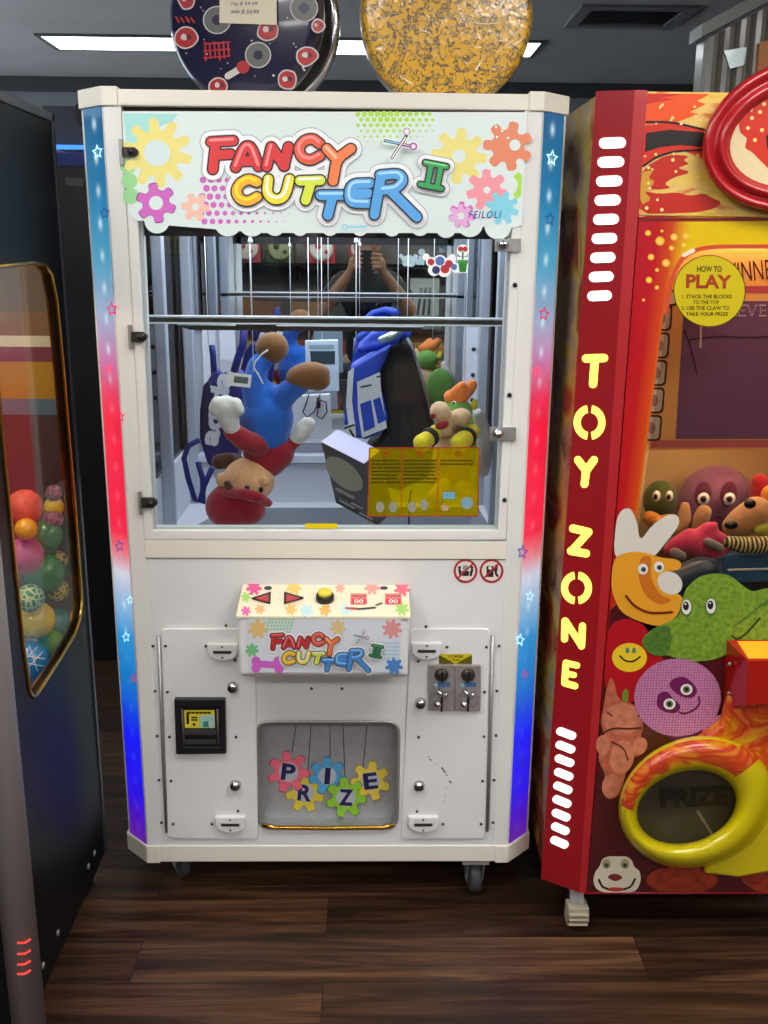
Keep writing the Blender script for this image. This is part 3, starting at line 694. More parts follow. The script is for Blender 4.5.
def keylock(px, py, par, y=-.006):
    o = fp(px, py, y); m = MB()
    m.lathe([(0, .014), (.011, .013), (.0135, .008), (.015, 0)], CHROME, o, (0, -1, 0), 20); m.lathe([(0, .0152), (.007, .0150), (.007, .013)], DARKST, o, (0, -1, 0), 14)
    m.build('key_lock', par, 'round chrome key lock')
def access_door(px_poly, hinge, latches, locks, dots):
    D = YP(-.006)
    d = MB().prism([D.at(*p) for p in rquad(px_poly, 5, 3)], (0, .006, 0), WHITE2).build('access_door', PM, bevel=.0015)
    MB().tube([fp(*hinge[0], -.004), fp(*hinge[1], -.004)], .0045, STEEL, 8).build('hinge_rod', d)
    for p in latches: latch(*p, d)
    for p in locks: keylock(*p, d)
    for x, y in dots: MB().lathe([(0, .003), (.0035, .0022), (.004, 0)], DARKST, fp(x, y, -.006), (0, -1, 0), 10).build('screw', d)
    return d
dl = access_door([(161, 629), (255, 629), (258, 839), (168, 838.5)], [(158.5, 636), (166.5, 832)], [(223, 650), (231, 822)], [(233, 687), (235.5, 785)],
    [(153, 646), (165.5, 646), (155, 691), (167.5, 692), (157, 736), (169.5, 737), (236, 737), (159, 780), (171, 781), (161.5, 822.5), (173, 824), (206, 646), (212, 824), (226, 625.5), (238, 811), (235, 660)])
dr = access_door([(411, 629), (490, 629), (485, 838.5), (400.5, 839)], [(493, 636), (487.5, 831)], [(426.5, 649), (423, 822)], [(420.5, 703), (419, 785.5)],
    [(447, 647), (486.5, 647), (499, 646), (484.5, 692), (497, 691), (418.5, 737), (484, 736.5), (496, 735.5), (482.5, 781), (494, 780), (481, 824), (493, 822.5), (443, 824), (417, 811.5), (426, 626.5), (418.5, 661)])
for x, y in ((311.5, 688.5), (342, 688.5), (236, 694)): MB().lathe([(0, .003), (.0035, .0022), (.004, 0)], DARKST, fp(x, y, 0), (0, -1, 0), 10).build('screw', body)
m = MB(); rnd = random.Random(5); SC_ = paint('scuff', (120, 116, 112), .7); D = YP(-.006)
for (x, y, r) in ((430, 759, 1.2), (442, 768, 1.6), (444, 771, 1.4), (447, 775, 1.), (449, 781, 1.2), (450, 783, .9), (437, 764, .7), (445, 795, .6), (447, 788, .6), (444, 801, .5), (428, 757, .6)):
    m.stroke(D, [(x, y), (x+rnd.uniform(-1, 2), y+rnd.uniform(-1, 2))], r*.6, SC_, .0004)
m.build('scuff_marks', dr)
# bill slot
B = YP(-.020)
bill = MB().plate([B.at(x, y) for x, y in ((174, 699.5), (225, 699.5), (226, 754), (176, 754.5))], [B.at(x, y) for x, y in ((181, 707), (219, 707), (220, 747), (183, 747))], (0, .016, 0), M('bill_black', (24, 25, 32), .35)).build('bill_acceptor', PM, 'black bill acceptor', bevel=.002)
m = MB(); m.prism([fp(x, y, -.009) for x, y in ((179, 705), (221, 705), (222, 749), (181, 749))], (0, .003, 0), BLACK)
for a, b in (((182, 709), (184, 745)), ((217.5, 709), (218.5, 745))): m.tube([fp(*a, -.012), fp(*b, -.012)], .0024, M('slot_rail', (120, 112, 100), .4), 8)
m.prism([fp(x, y, -.017) for x, y in ((184, 730.5), (216, 730.5), (216.5, 735), (184.5, 735))], (0, .009, 0), M('slot_lip', (56, 56, 62), .4))
m.prism([fp(x, y, -.014) for x, y in ((185, 740), (215.5, 740), (216, 744), (185.5, 744))], (0, .006, 0), M('slot_lip', (56, 56, 62), .4)); m.build('bill_slot', bill)
m = MB(); B2 = YP(-.010)
m.poly(B2, [(184, 710), (214.5, 710), (215, 728), (185, 728)], paint('bill_yellow', (226, 212, 70)), .0003)
m.poly(B2, [(200, 715.5), (214.3, 715.5), (214.6, 727.5), (200.5, 727.5)], paint('bill_mint', (170, 210, 205)), .0006); m.poly(B2, [(203, 722), (208, 721), (209, 727.3), (203, 727.3)], paint('bill_teal', (50, 140, 135)), .0009)
for x in range(188, 212, 4): m.stroke(B2, [(x, 712.8), (x+2, 712.8)], 1, INK, .0007)
m.stroke(B2, [(187.5, 714), (187.8, 723)], 1.3, BLACK, .0007); m.stroke(B2, [(192, 717.5), (197, 717.5)], .8, INK, .0007); m.stroke(B2, [(192, 720), (197, 720)], .8, INK, .0007); m.disc(B2, 194, 724.5, 1.5, INK, .0007)
m.build('bill_label', bill, 'yellow and teal label')
# coin mechanisms
for x0, x1 in ((429, 454.3), (455.3, 481)):
    o = (x0+x1)/2
    C = YP(-.014)
    cm = MB().prism([C.at(*p) for p in ((x0, 665.5), (x1, 665.5), (x1-.6, 711), (x0-.4, 711))], (0, .010, 0), M('coin_plate', (172, 168, 166), .35, .5, noise=.15, nscale=60)).build('coin_mechanism', PM, 'metal coin mechanism', bevel=.001)
    m = MB().lathe([(0, .010), (.011, .009), (.0165, .004), (.0175, 0)], DARKST, C.at(o, 675), (0, -1, 0), 20); m.box(C.at(o-1, 681)+Vector((0, -.012, 0)), C.at(o+1, 669.5)+Vector((0, -.008, 0)), BLACK); m.build('coin_slot', cm)
    m = MB().poly(C, [(o-6, 682.5), (o+8, 682.5), (o+8, 687), (o-6, 687)], paint('coin_blue', (70, 110, 160)), .0005); m.disc(C, o-5.5, 685, 2, paint('coin_sky', (150, 190, 210)), .0008); m.build('coin_label', cm)
    m = MB(); m.tube([C.at(o-4.5, 688)+Vector((0, -.008, 0)), C.at(o-2, 691)+Vector((0, -.016, 0)), C.at(o+4, 695.5)+Vector((0, -.012, 0))], [.005, .006, .004], CHROME, 10)
    m.tube([C.at(o+4, 695)+Vector((0, -.012, 0)), C.at(o+5, 691)+Vector((0, -.002, 0))], .003, CHROME, 8); m.build('return_lever', cm)
    m = MB(); m.box(C.at(o-1.2, 711.5)+Vector((0, -.002, 0)), C.at(o+1.2, 694)+Vector((0, .0, 0)), BLACK); m.lathe([(0, .012), (.008, .01), (.011, 0)], CHROME, C.at(o-4, 704), (0, -1, 0), 14); m.build('coin_return', cm)
C = YP(-.006); m = MB(); m.poly(C, [(439, 654), (472, 654), (472, 664), (439, 664)], paint('tag_yellow', (214, 196, 40)), .0006)
m.poly(C, [(439, 655), (447, 659), (455, 663.8), (439, 664)], paint('tag_dark', (96, 88, 20)), .0009); m.poly(C, [(472, 655), (464, 659), (456, 663.8), (472, 664)], paint('tag_dark', (96, 88, 20)), .0009)
m.text(C, '2 TOKENS', 455.5, 656.6, 15, 2.6, INK, .0012, 0, .02); m.text(C, '1 PLAY', 455.5, 660.2, 10, 2.4, INK, .0012, 0, .02); m.build('price_label', dr, 'small yellow price label')
# warning signs
for x, kind in ((465.5, 0), (491.5, 1)):
    C = YP(-.0005); y = 571; m = MB(); m.disc(C, x, y, 12.2, paint('warn_white', (232, 228, 222)), .0003)
    K_ = paint('warn_black', (34, 36, 38)); R_ = paint('warn_red', (176, 42, 52))
    if kind == 0:
        m.poly(C, [(x-4, 571), (x+4, 571), (x+3, 576), (x-3, 576)], K_, .0006); m.disc(C, x, 568, 3, paint('warn_grey', (150, 155, 155)), .0006)
        for dx in (-6, 6.5): m.disc(C, x+dx, 567.5, 1.5, K_, .0006); m.stroke(C, [(x+dx, 570), (x+dx*.8, 575)], 1.3, K_, .0006)
    else:
        m.poly(C, [(x-5, 566), (x+2, 566), (x+2, 577), (x-5, 577)], K_, .0006); m.disc(C, x-1.5, 568, 1.8, paint('warn_white', (232, 228, 222)), .0008)
        m.disc(C, x+5, 566, 1.6, K_, .0006); m.stroke(C, [(x+5, 568), (x+4, 573), (x+6, 576)], 1.2, K_, .0006); m.stroke(C, [(x+4.5, 569), (x+1, 571)], .9, K_, .0006)
    m.stroke(C, [(x-7.5, 578), (x+7.5, 563.5)], .9, R_, .0009); m.ring(C, x, y, 9.8, 12, R_, .0012)
    m.build('warning_sign', PM, ['round red sign with people around a machine', 'round red sign with a figure at a machine'][kind])
# ---- control box
YC = -.125
CB = YP(YC)
zt0 = fp(325, 584.5).z; zt1 = CB.at(325, 615.5).z; zb = CB.at(325, 680).z
xl = CB.at(238.5, 640).x; xr = CB.at(408.5, 640).x
m = MB(); pr = [(0, zt0-.012), (YC+.002, zt1-.008), (YC+.004, zb+.012), (YC+.02, zb), (0, zb)]
m.prism([(xl, y, z) for y, z in pr], (xr-xl, 0, 0), WHITE2); cb = m.build('control_box', PM, 'white control box with a sloping top', bevel=.006)
# printed top
tp0, tp1 = Vector((xl-.004, .0, zt0)), Vector((xl-.004, YC-.004, zt1))
m = MB(); m.prism([(xl-.004, 0, zt0-.012), (xl-.004, YC-.003, zt1-.008), (xl-.004, YC-.003, zt1), (xl-.004, 0, zt0)], (xr-xl+.008, 0, 0), M('top_print', (238, 230, 200), .3)); tb = m.build('control_top', cb, 'cream printed top with buttons', bevel=.002)
TP = Plane(tp0, (tp1-tp0).cross(Vector((-1, 0, 0)))); 
if TP.n.z < 0: TP.n = -TP.n
m = MB()
for x, y, r, c, n_ in ((254, 587.5, 8, (226, 90, 150), 7), (246, 597, 5, (170, 215, 110), 6), (246, 611, 5, (235, 100, 170), 6), (294, 587.5, 8, (240, 200, 110), 7), (260, 609.5, 5, (240, 180, 110), 6), (291, 609.5, 6, (240, 190, 110), 6), (325, 610, 6, (240, 180, 100), 6), (340, 588, 5, (245, 170, 150), 6), (372, 587, 8, (240, 160, 150), 7), (402, 589, 8, (240, 110, 130), 7), (402, 609, 7, (170, 210, 110), 7), (307, 610.5, 7, (190, 225, 225), 6), (346, 609.5, 6, (190, 225, 225), 6)):
    m = MB(); m.gear(TP, x, y, r, n_, paint('top_%d_%d_%d' % c, c), .0006+.0001*(x % 3), .2, tooth=.3); m.build('gear_print', tb)
m = MB()
m.disc(TP, 268, 588, 4, paint('top_ink', (60, 60, 80)), .0012, ry=2); m.disc(TP, 384, 588, 4, paint('top_ink', (60, 60, 80)), .0012, ry=1.8)
m.text(TP, 'FANCY CUTTER', 364, 607-1, 24, 3, paint('top_red', (190, 60, 50)), .0009, -.02, .03) if False else m.stroke(TP, [(346, 608), (357, 608.5)], 1, paint('top_red', (190, 60, 50)), .0012)
m.stroke(TP, [(358, 609), (375, 607.5)], .9, paint('top_ink', (60, 60, 80)), .0012); m.stroke(TP, [(376, 605), (382, 603)], .7, paint('top_ink', (60, 60, 80)), .0012)
m.build('small_print', tb)
for tri in ([(251.5, 600.5-.5), (271, 593.8), (270.3, 605)], [(304, 599.5), (284.2, 593.8), (284, 605)]):
    tri = [(x, y-.5) for x, y in tri]; c = (sum(p[0] for p in tri)/3, sum(p[1] for p in tri)/3)
    m = MB(); q = [TP.at(*p) for p in tri]; m.prism(q, TP.n*.006, BLACK); b_ = m.build('arrow_button', tb, 'red triangular arrow button', bevel=.0015)
    q = [TP.at(c[0]+(x-c[0])*.66, c[1]+(y-c[1])*.66, .006) for x, y in tri]; MB().prism(q, TP.n*.004, M('arrow_red', (186, 62, 66), .3)).build('button_cap', b_, bevel=.001)
o = TP.at(325, 599.5)
b_ = MB().lathe([(.0215, 0), (.0215, .012), (.019, .016), (.016, .016)], BLACK, o, TP.n, 24).build('round_button', tb, 'yellow round button in a black collar')
MB().lathe([(.0165, .014), (.0165, .022), (.013, .025), (0, .0255)], M('button_yellow', (226, 210, 60), .25), o, TP.n, 24).build('button_cap', b_)
for x in (359, 393.5):
    m = MB(); q = [TP.at(*p) for p in ((x-8.5, 594), (x+8, 594), (x+8, 604.5), (x-8.5, 604.5))]; m.prism(q, TP.n*.002, M('display_pink', (222, 150, 140), .3)); d_ = m.build('score_display', tb, 'red digit display')
    m = MB(); m.poly(TP, [(x-7.8, 598.5), (x+7.3, 598.5), (x+7.3, 603.8), (x-7.8, 603.8)], M('display_red', (200, 40, 56), .3, emit=.4), .0026); m.text(TP, '00', x-.2, 601.2, 9, 3.8, glow('digit', (255, 190, 190), .9), .0032, 0, .01); m.poly(TP, [(x-7.8, 594.8), (x+7.3, 594.8), (x+7.3, 597.3), (x-7.8, 597.3)], M('display_band', (206, 90, 86), .3), .0026); m.build('digits', d_)
# printed front
m = MB(); m.prism([CB.at(x, y, 0) for x, y in ((247.5, 618), (400.5, 618), (399.5, 672), (248.5, 672))], (0, -.002, 0), M('front_print', (214, 220, 228), .3)); fr = m.build('printed_plate', cb, 'printed plate with the bubble lettering')
FPL = YP(YC-.002); m = MB()
PR = {n: paint('box_'+n, c) for n, c in dict(shade=(176, 184, 190), halo=(232, 234, 236), ink=(40, 36, 46), red=(186, 56, 56), redlt=(230, 130, 130), coral=(206, 84, 60), orangelt=(226, 120, 70), peach=(240, 180, 150), amber=(230, 170, 60), sun=(230, 215, 70), chart=(206, 214, 80), blue=(70, 136, 206), bluelt=(150, 200, 236), bobbin=(40, 130, 80), bobblt=(110, 190, 130), plum=(120, 60, 130), magenta=(190, 80, 180), sky=(130, 190, 220), lilac=(210, 170, 215)).items()}
for x, y, r, c, n_ in ((258, 629, 10, (226, 192, 120), 7), (338, 627.5, 8, (222, 198, 140), 7), (392, 629, 10, (224, 150, 150), 8), (252, 650, 7, (120, 190, 130), 7), (394, 666, 9, (80, 130, 200), 7)):
    ga = MB(); ga.gear(FPL, x, y, r, n_, paint('top_%d_%d_%d' % c, c), .0005, .2); ga.build('gear_print', cb)
m.stroke(FPL, [(259, 664), (277, 665)], 3.4, paint('top_m', (206, 100, 196)), .0008); 
for x, y in ((256, 661), (256, 668), (278, 661), (279, 669)): m.disc(FPL, x, y, 4.6, paint('top_m', (206, 100, 196)), .0008)
for i in range(8):
    for j in range(5):
        m.disc(FPL, 270+i*3.3+j*-.9, 619.5+j*3.1, 1.15, paint('dot_green', (150, 210, 150)), .0006, n=8); m.disc(FPL, 378+i*2.8, 643+j*3.8, 1.1, paint('dot_sky', (150, 200, 225)), .0006, n=8)
m.build('dot_pattern', cb); logo(FPL, lambda x, y: (269.6+(x-206)*.47, 634+(y-138)*.46), .46, .001, PR, cb)
m = MB(); k = ZB
# casters
for (px, py, yy, ang) in ((182, 872, .1, .5), (474, 892, .035, .08), (182, 0, .8, 0), (474, 0, .8, 0)):
    x = YP(yy).at(px, 868).x; r = .042
    c = MB(); o = Vector((x, yy, r)); d = Vector((cos(ang), sin(ang), 0))
    c.lathe([(.014, -.016), (r-.006, -.015), (r, -.009), (r, .009), (r-.006, .015), (.014, .016)], RUBBER, o, d, 28)
    ca = c.build('caster', PM, 'grey rubber caster wheel')
    g = Vector((-d.y, d.x, 0)); f_ = MB()
    for s in (-1, 1):
        p = o+d*(.02*s); f_.prism([p-g*.012+Vector((0, 0, -.008)), p+g*.012+Vector((0, 0, -.008)), p+g*.03+Vector((0, 0, ZB-r-.012)), p-g*.03+Vector((0, 0, ZB-r-.012))], d*.003*s, STEEL)
    f_.box((o.x-.035, o.y-.035, ZB-.012), (o.x+.035, o.y+.035, ZB-.001), STEEL); f_.tube([o-d*.024, o+d*.024], .006, STEEL, 8); f_.build('caster_fork', ca)
# ================================================================== PRIZES HANGING IN THE WHITE MACHINE
def q4(px, py, y, r): p = YP(y).at(px, py); return (p.x, p.y, p.z, r*mpp(p))
def chain(mb, pts, mat, flat=1.0): return mb.limb([q4(*p) for p in pts], mat, flat=flat)
def blob(mb, px, py, y, rx, ry, mat, ry3=None, rot=0):
    p = YP(y).at(px, py); k = mpp(p); d = (ry3 if ry3 else (rx+ry)/2)*k
    return mb.sphere(p, (rx*k, d, ry*k), mat, Matrix.Rotation(-rot, 3, 'Y'), 24, 14)
PR_BLUE, PR_RED = plush('blue', (28, 98, 190)), plush('red', (150, 26, 42)); PR_SKIN = plush('peach', (226, 170, 122)); PR_BROWN = plush('brown', (124, 84, 44)); PR_DKB = plush('dark_brown', (74, 40, 30)); PR_MIT = plush('white', (212, 208, 200))
# --- plush doll upside down
c = YP(.32).at(262, 440)
doll = thing('plush_doll', 'plush doll in blue trousers and red cap hanging upside down behind the window', 'plush toy', (c.x, .32, c.z))
Y = .32
m = MB()
chain(m, [(267, 432, Y, 24), (268, 415, Y, 24.5), (266, 400, Y+.005, 19)], PR_BLUE); blob(m, 267, 418, Y, 27, 28, PR_BLUE, 24)
chain(m, [(260, 404, Y-.01, 16), (254, 385, Y-.01, 13), (258, 366, Y, 11), (268, 356, Y+.01, 10)], PR_BLUE)
chain(m, [(276, 404, Y, 15), (288, 392, Y-.03, 12), (300, 384, Y-.04, 11)], PR_BLUE)
m.build('trousers', doll, remesh=.006, smooth=6)
m = MB(); chain(m, [(262, 452, Y, 20), (276, 452, Y, 19), (268, 458, Y, 20)], PR_RED)
chain(m, [(258, 445, Y-.05, 11), (244, 440, Y-.07, 11.5), (233, 432, Y-.08, 10)], PR_RED)
chain(m, [(280, 450, Y, 9), (291, 444, Y, 7.5), (296, 440, Y, 7)], PR_RED); m.build('shirt', doll, remesh=.006, smooth=5)
m = MB(); chain(m, [(232, 428, Y-.085, 9), (229, 420, Y-.085, 11), (226, 408, Y-.09, 13)], PR_MIT); chain(m, [(218, 404, Y-.10, 8), (215, 409, Y-.1, 7)], PR_MIT); chain(m, [(235, 405, Y-.1, 8), (238, 410, Y-.1, 7)], PR_MIT); m.build('mitten', doll, remesh=.005)
m = MB(); chain(m, [(296, 438, Y, 8), (302, 432, Y, 9), (309, 424, Y, 7)], PR_MIT); chain(m, [(300, 428, Y, 6), (306, 421, Y, 4.5)], PR_MIT); m.build('mitten', doll, remesh=.005)
m = MB(); blob(m, 249, 480, Y-.02, 26, 23, PR_SKIN, 25); blob(m, 222.5, 480, Y-.03, 7, 8, PR_SKIN, 5); blob(m, 266, 481, Y-.08, 5, 5, PR_SKIN); m.build('head', doll, remesh=.005)
m = MB(); chain(m, [(219, 462, Y, 8), (228, 460, Y+.01, 8), (236, 462, Y+.05, 9)], PR_DKB); m.build('hair', doll, remesh=.006)
m = MB()
chain(m, [(227, 484, Y-.09, 4), (230, 489, Y-.1, 4)], PR_DKB); m.build('hair_tuft', doll, remesh=.004)
m = MB(); blob(m, 232, 505, Y-.02, 27, 23, PR_RED, 25, rot=.25); blob(m, 246, 511, Y-.02, 20, 14, PR_RED, 22)
chain(m, [(226, 493, Y-.09, 5), (244, 494, Y-.13, 6), (258, 497, Y-.13, 6), (268, 503, Y-.1, 5)], PR_RED); m.build('cap', doll, remesh=.005, smooth=6)
m = MB(); blob(m, 247, 488.5, Y-.115, 2.8, 3.4, M('toy_eye_black', (16, 14, 14), .2), 2); m.build('eye', doll); m = MB(); blob(m, 261, 490, Y-.11, 2.4, 3.2, M('toy_eye_black', (16, 14, 14), .2), 2); m.build('eye', doll)
m = MB(); blob(m, 272, 348, Y+.01, 17, 16, PR_BROWN, 15, rot=.3); m.build('shoe', doll, 'brown plush shoe', remesh=.006)
m = MB(); blob(m, 308, 376, Y-.04, 23, 14, PR_BROWN, 15, rot=.15); blob(m, 318, 380, Y-.04, 13, 11, PR_BROWN, 12); m.build('shoe', doll, 'brown plush shoe', remesh=.006)
m = MB(); m.tube([YP(Y-.07).at(x, y) for x, y in ((268, 350), (262, 354), (255, 362), (254, 368), (258, 374), (263, 384))], .0022, STRING, 6); m.build('hanging_loop', doll)
def label_card(px, py, w, h, y, rot, par):
    pl = YP(y); q = [(px+a*cos(rot)-b*sin(rot), py+a*sin(rot)+b*cos(rot)) for a, b in ((-w, -h), (w, -h), (w, h), (-w, h))]
    m = MB().prism([pl.at(*p) for p in q], (0, .001, 0), M('paper', (235, 235, 232), .6)); m.poly(pl, [(px+(x-px)*.6+2, py+(yy-py)*.5) for x, yy in q], paint('barcode_grey', (90, 100, 105)), .0006)
    return m.build('price_tag', par, 'white price tag')
# --- blue sports bag
Y = .43
c = YP(Y).at(212, 420)
bag = thing('sports_bag', 'royal blue sports bag with white lettering hanging beside the plush doll', 'bag', (c.x, Y, c.z))
NAVY = M('bag_navy', (24, 38, 120), .6, bump=.3, bscale=40, noise=.15, nscale=20); NAVYD = M('bag_dark_navy', (20, 26, 74), .6, bump=.3, bscale=40)
m = MB(); out = [(205, 384), (214, 370), (228, 372), (242, 372), (243, 400), (240, 440), (238, 468), (222, 474), (207, 466), (199, 440), (199, 410)]
m.prism([YP(Y-.03).at(*p) for p in out], (0, .08, 0), NAVY); m.build('bag_body', bag, bevel=.015, segs=3)
m = MB(); m.prism([YP(Y-.035).at(*p) for p in [(203, 386), (208, 380), (213, 388), (210, 420), (206, 444), (200, 436), (200, 408)]], (0, .02, 0), NAVYD); m.build('side_pocket', bag, bevel=.006)
for pts, w in (([(212, 345), (213, 356), (214, 372)], 3.2), ([(244, 327), (243, 345), (238, 358), (234, 372)], 4), ([(199, 440), (188, 446), (184, 458), (188, 478), (195, 500), (203, 503), (203, 480), (198, 462)], 3), ([(212, 468), (204, 486), (200, 502)], 3)):
    m = MB(); m.tube([YP(Y-.05).at(*p) for p in pts], w*.0026, NAVY, 8); m.build('strap', bag)
BP_ = YP(Y-.0335); WT = M('bag_white', (225, 228, 235), .6)
m = MB(); m.text(BP_, 'adidas', 217, 402, 88, 20, WT, .0012, -1.36, .05); m.poly(BP_, [(212, 466), (224, 463), (226, 476), (214, 478)], WT, .001); m.build('bag_lettering', bag, 'white lettering')
label_card(239, 380, 12, 6.5, .2, .12, bag)
# --- backpack
Y = .40
c = YP(Y).at(390, 400)
bp_ = thing('backpack', 'blue, white and black backpack hanging above the tilted carton', 'backpack', (c.x, Y, c.z))
BK = M('fabric_black', (26, 24, 26), .7, bump=.3, bscale=60); BL = M('fabric_blue', (26, 62, 176), .55, bump=.2, bscale=60); WF = M('fabric_white', (205, 210, 216), .55, bump=.2, bscale=60); SILV = M('silver_fabric', (170, 190, 200), .25, .6, bump=.6, bscale=40)
m = MB(); m.prism([YP(Y-.02).at(*p) for p in [(378, 372), (386, 352), (404, 334), (414, 346), (424, 380), (434, 420), (437, 446), (430, 478), (400, 492), (372, 486), (366, 450), (384, 436)]], (0, .16, 0), BK); m.build('pack_body', bp_, bevel=.02, segs=3)
m = MB(); m.prism([YP(Y-.06).at(*p) for p in [(351, 366), (362, 360), (380, 350), (392, 344), (388, 356), (380, 372), (381, 390), (388, 418), (384, 432), (366, 440), (352, 438), (344, 424), (346, 400)]], (0, .09, 0), BL); m.build('front_pocket', bp_, bevel=.012, segs=3)
PB_ = YP(Y-.06)
m = MB(); e = .0012
m.poly(PB_, [(357, 382), (380, 372), (381, 390), (387, 428), (362, 438), (358, 410)], WF, e); m.poly(PB_, [(360, 404), (371, 400), (375, 427), (364, 432)], BL, 2*e); m.poly(PB_, [(373, 400), (380, 397), (386, 420), (378, 424)], BL, 2*e)
m.poly(PB_, [(348, 372), (354, 367), (352, 400), (356, 436), (350, 436), (346, 405)], WF, e); m.stroke(PB_, [(361, 387), (371, 385)], .8, BK, 2*e); m.stroke(PB_, [(377, 377), (381, 376)], .8, BK, 2*e); m.poly(PB_, [(344, 426), (355, 422), (356, 437), (347, 437)], WF, 2*e); m.stroke(PB_, [(345, 428), (354, 425)], 1, BK, 3*e); m.stroke(PB_, [(350, 430), (354, 437)], 1, BK, 3*e)
m.build('printed_panels', bp_, 'white and blue printed panels')
m = MB(); chain(m, [(362, 346, Y-.02, 5), (375, 336, Y-.02, 6), (392, 331, Y-.02, 6), (405, 334, Y, 7)], BL); chain(m, [(360, 350, Y-.03, 4), (378, 346, Y-.03, 5), (394, 340, Y-.03, 6)], BL); m.build('top_flap', bp_, remesh=.006)
m = MB(); chain(m, [(381, 340, Y-.07, 4), (390, 337, Y-.075, 5), (398, 332, Y-.06, 4.5)], SILV); m.build('flap_lining', bp_, 'silvery flap lining', remesh=.005)
m = MB(); m.tube([YP(Y-.03).at(*p) for p in ((407, 338), (414, 352), (422, 378), (432, 414))], .004, M('strap_grey', (120, 124, 130), .5), 8); m.tube([YP(Y).at(*p) for p in ((411, 490), (409, 505), (409, 530))], .003, NAVY, 8); m.build('strap', bp_)
# --- tilted carton
GB = M('carton_grey', (74, 74, 80), .45, noise=.1, nscale=20); LIL = M('carton_lilac', (196, 192, 226), .45); BLK = M('carton_black', (34, 32, 36), .4)
A = YP(.24).at(321, 442); Bq = YP(.14).at(364, 464); Cq = YP(.15).at(378, 526); D_ = YP(.25).at(336, 503); dv = YP(.33).at(338, 430)-A
c = (A+Cq)/2
bx = thing('carton', 'tilted dark grey carton with a pale lilac top near the yellow sticker', 'box', (c.x, c.y, D_.z))
m = MB(); P8 = [D_, Cq, Cq+dv, D_+dv, A, Bq, Bq+dv, A+dv]; m.hexa(P8, GB); m.build('carton_body', bx, bevel=.001)
upv = (A-D_).normalized(); m = MB(); m.hexa([A+upv*.0005, Bq+upv*.0005, Bq+dv+upv*.0005, A+dv+upv*.0005, A+upv*.0015, Bq+upv*.0015, Bq+dv+upv*.0015, A+dv+upv*.0015], LIL); m.build('carton_lid', bx, 'pale lilac lid')
CPn = (Bq-A).cross(D_-A); CPn = CPn if CPn.dot(CAM-A) > 0 else -CPn; CP_ = Plane(A, CPn)
m = MB(); m.disc(CP_, 344, 474, 23, M('carton_cream', (150, 148, 128), .5), .0008, ry=11.5, rot=.72); m.poly(CP_, [(334.5, 497), (376, 520), (378, 525.5), (336, 502.5)], BLK, .0008)
for i, (x, y, w) in enumerate(((337, 489, 16), (342, 496, 18), (340, 500.5, 14), (352, 503, 10), (360, 513, 12), (366, 520, 8))): m.stroke(CP_, [(x, y), (x+w, y+w*.53)], 1.0 if i else 1.5, M('carton_cream', (150, 148, 128), .5) if i != 1 else BLK, .0012)
m.build('carton_print', bx)
# --- boxed gadget near the mirror with its lead
Y = .62
c = YP(Y).at(318, 365)
gd = thing('gadget_box', 'pale blue blister box with a dark screen hanging behind the brown shoe', 'box', (c.x, Y, c.z))
m = MB(); m.prism([YP(Y).at(*p) for p in [(305, 341), (338, 340), (339, 391), (306, 392)]], (0, .03, 0), M('box_pale', (178, 196, 208), .4)); m.build('box_shell', gd, bevel=.002)
m = MB(); G_ = YP(Y); m.poly(G_, [(310, 351), (335, 351), (335, 364), (311, 364)], paint('screen_dark', (44, 62, 68)), .001); m.poly(G_, [(309, 345), (334, 344.5), (334, 349), (309, 349)], paint('box_band', (130, 150, 160)), .001); m.build('box_print', gd)
m = MB(); m.prism([YP(Y-.04).at(*p) for p in [(292, 396), (330, 394), (332, 438), (288, 440)]], (0, .02, 0), M('card_white', (196, 200, 204), .5)); m.build('backing_card', gd, bevel=.002)
m = MB(); Gc = YP(Y-.05)
m.tube([Gc.at(*p) for p in ((309, 394), (306, 404), (303, 412), (307, 417), (314, 412), (318, 404), (320, 394))], .0022, BLACK, 6); m.tube([Gc.at(*p) for p in ((320, 400), (326, 402), (327, 412), (322, 419), (317, 416), (318, 408))], .0022, BLACK, 6); m.tube([Gc.at(318.5, 397), Gc.at(318.5, 408)], .006, BLACK, 8); m.build('lead', gd, 'black lead')
# --- plush monster
Y = .23
c = YP(Y).at(455, 430)
mo = thing('plush_dragon', 'plush dragon toy with orange tuft and yellow arms hanging beside the black backpack', 'plush toy', (c.x, Y, c.z))
PB, PG, PO, PYw, PW = plush('beige', (214, 180, 138)), plush('green', (112, 164, 76)), plush('orange', (232, 130, 60)), plush('yellow', (226, 206, 40)), plush('cream_white', (206, 200, 192))
m = MB(); chain(m, [(452, 440, Y, 17), (452, 460, Y, 21), (450, 478, Y, 20)], PB); m.build('body', mo, remesh=.006)
m = MB(); blob(m, 456, 412, Y, 17, 15, PG, 16); m.build('head', mo, remesh=.005)
m = MB(); blob(m, 440, 412, Y-.06, 10.5, 11, PB, 12, rot=.4); blob(m, 461, 417, Y-.06, 11, 9, PB, 11); blob(m, 444, 430, Y-.04, 11, 8, PB, 11); blob(m, 448, 420, Y-.04, 12, 10, PB, 12); m.build('muzzle', mo, remesh=.005)
m = MB(); blob(m, 442, 425, Y-.118, 7, 4.6, plush('mouth_red', (150, 34, 40)), 3, rot=.3); m.build('mouth', mo); m = MB(); blob(m, 433, 416, Y-.12, 3, 3, plush('mouth_red', (150, 34, 40)), 3); m.build('nose', mo)
m = MB(); chain(m, [(450, 397, Y-.01, 7), (461, 395, Y-.01, 9), (468, 390, Y, 7), (472, 385, Y, 6)], PO); chain(m, [(456, 392, Y-.02, 6), (462, 386, Y-.02, 5)], PO); m.build('tuft', mo, 'orange tuft', remesh=.005)
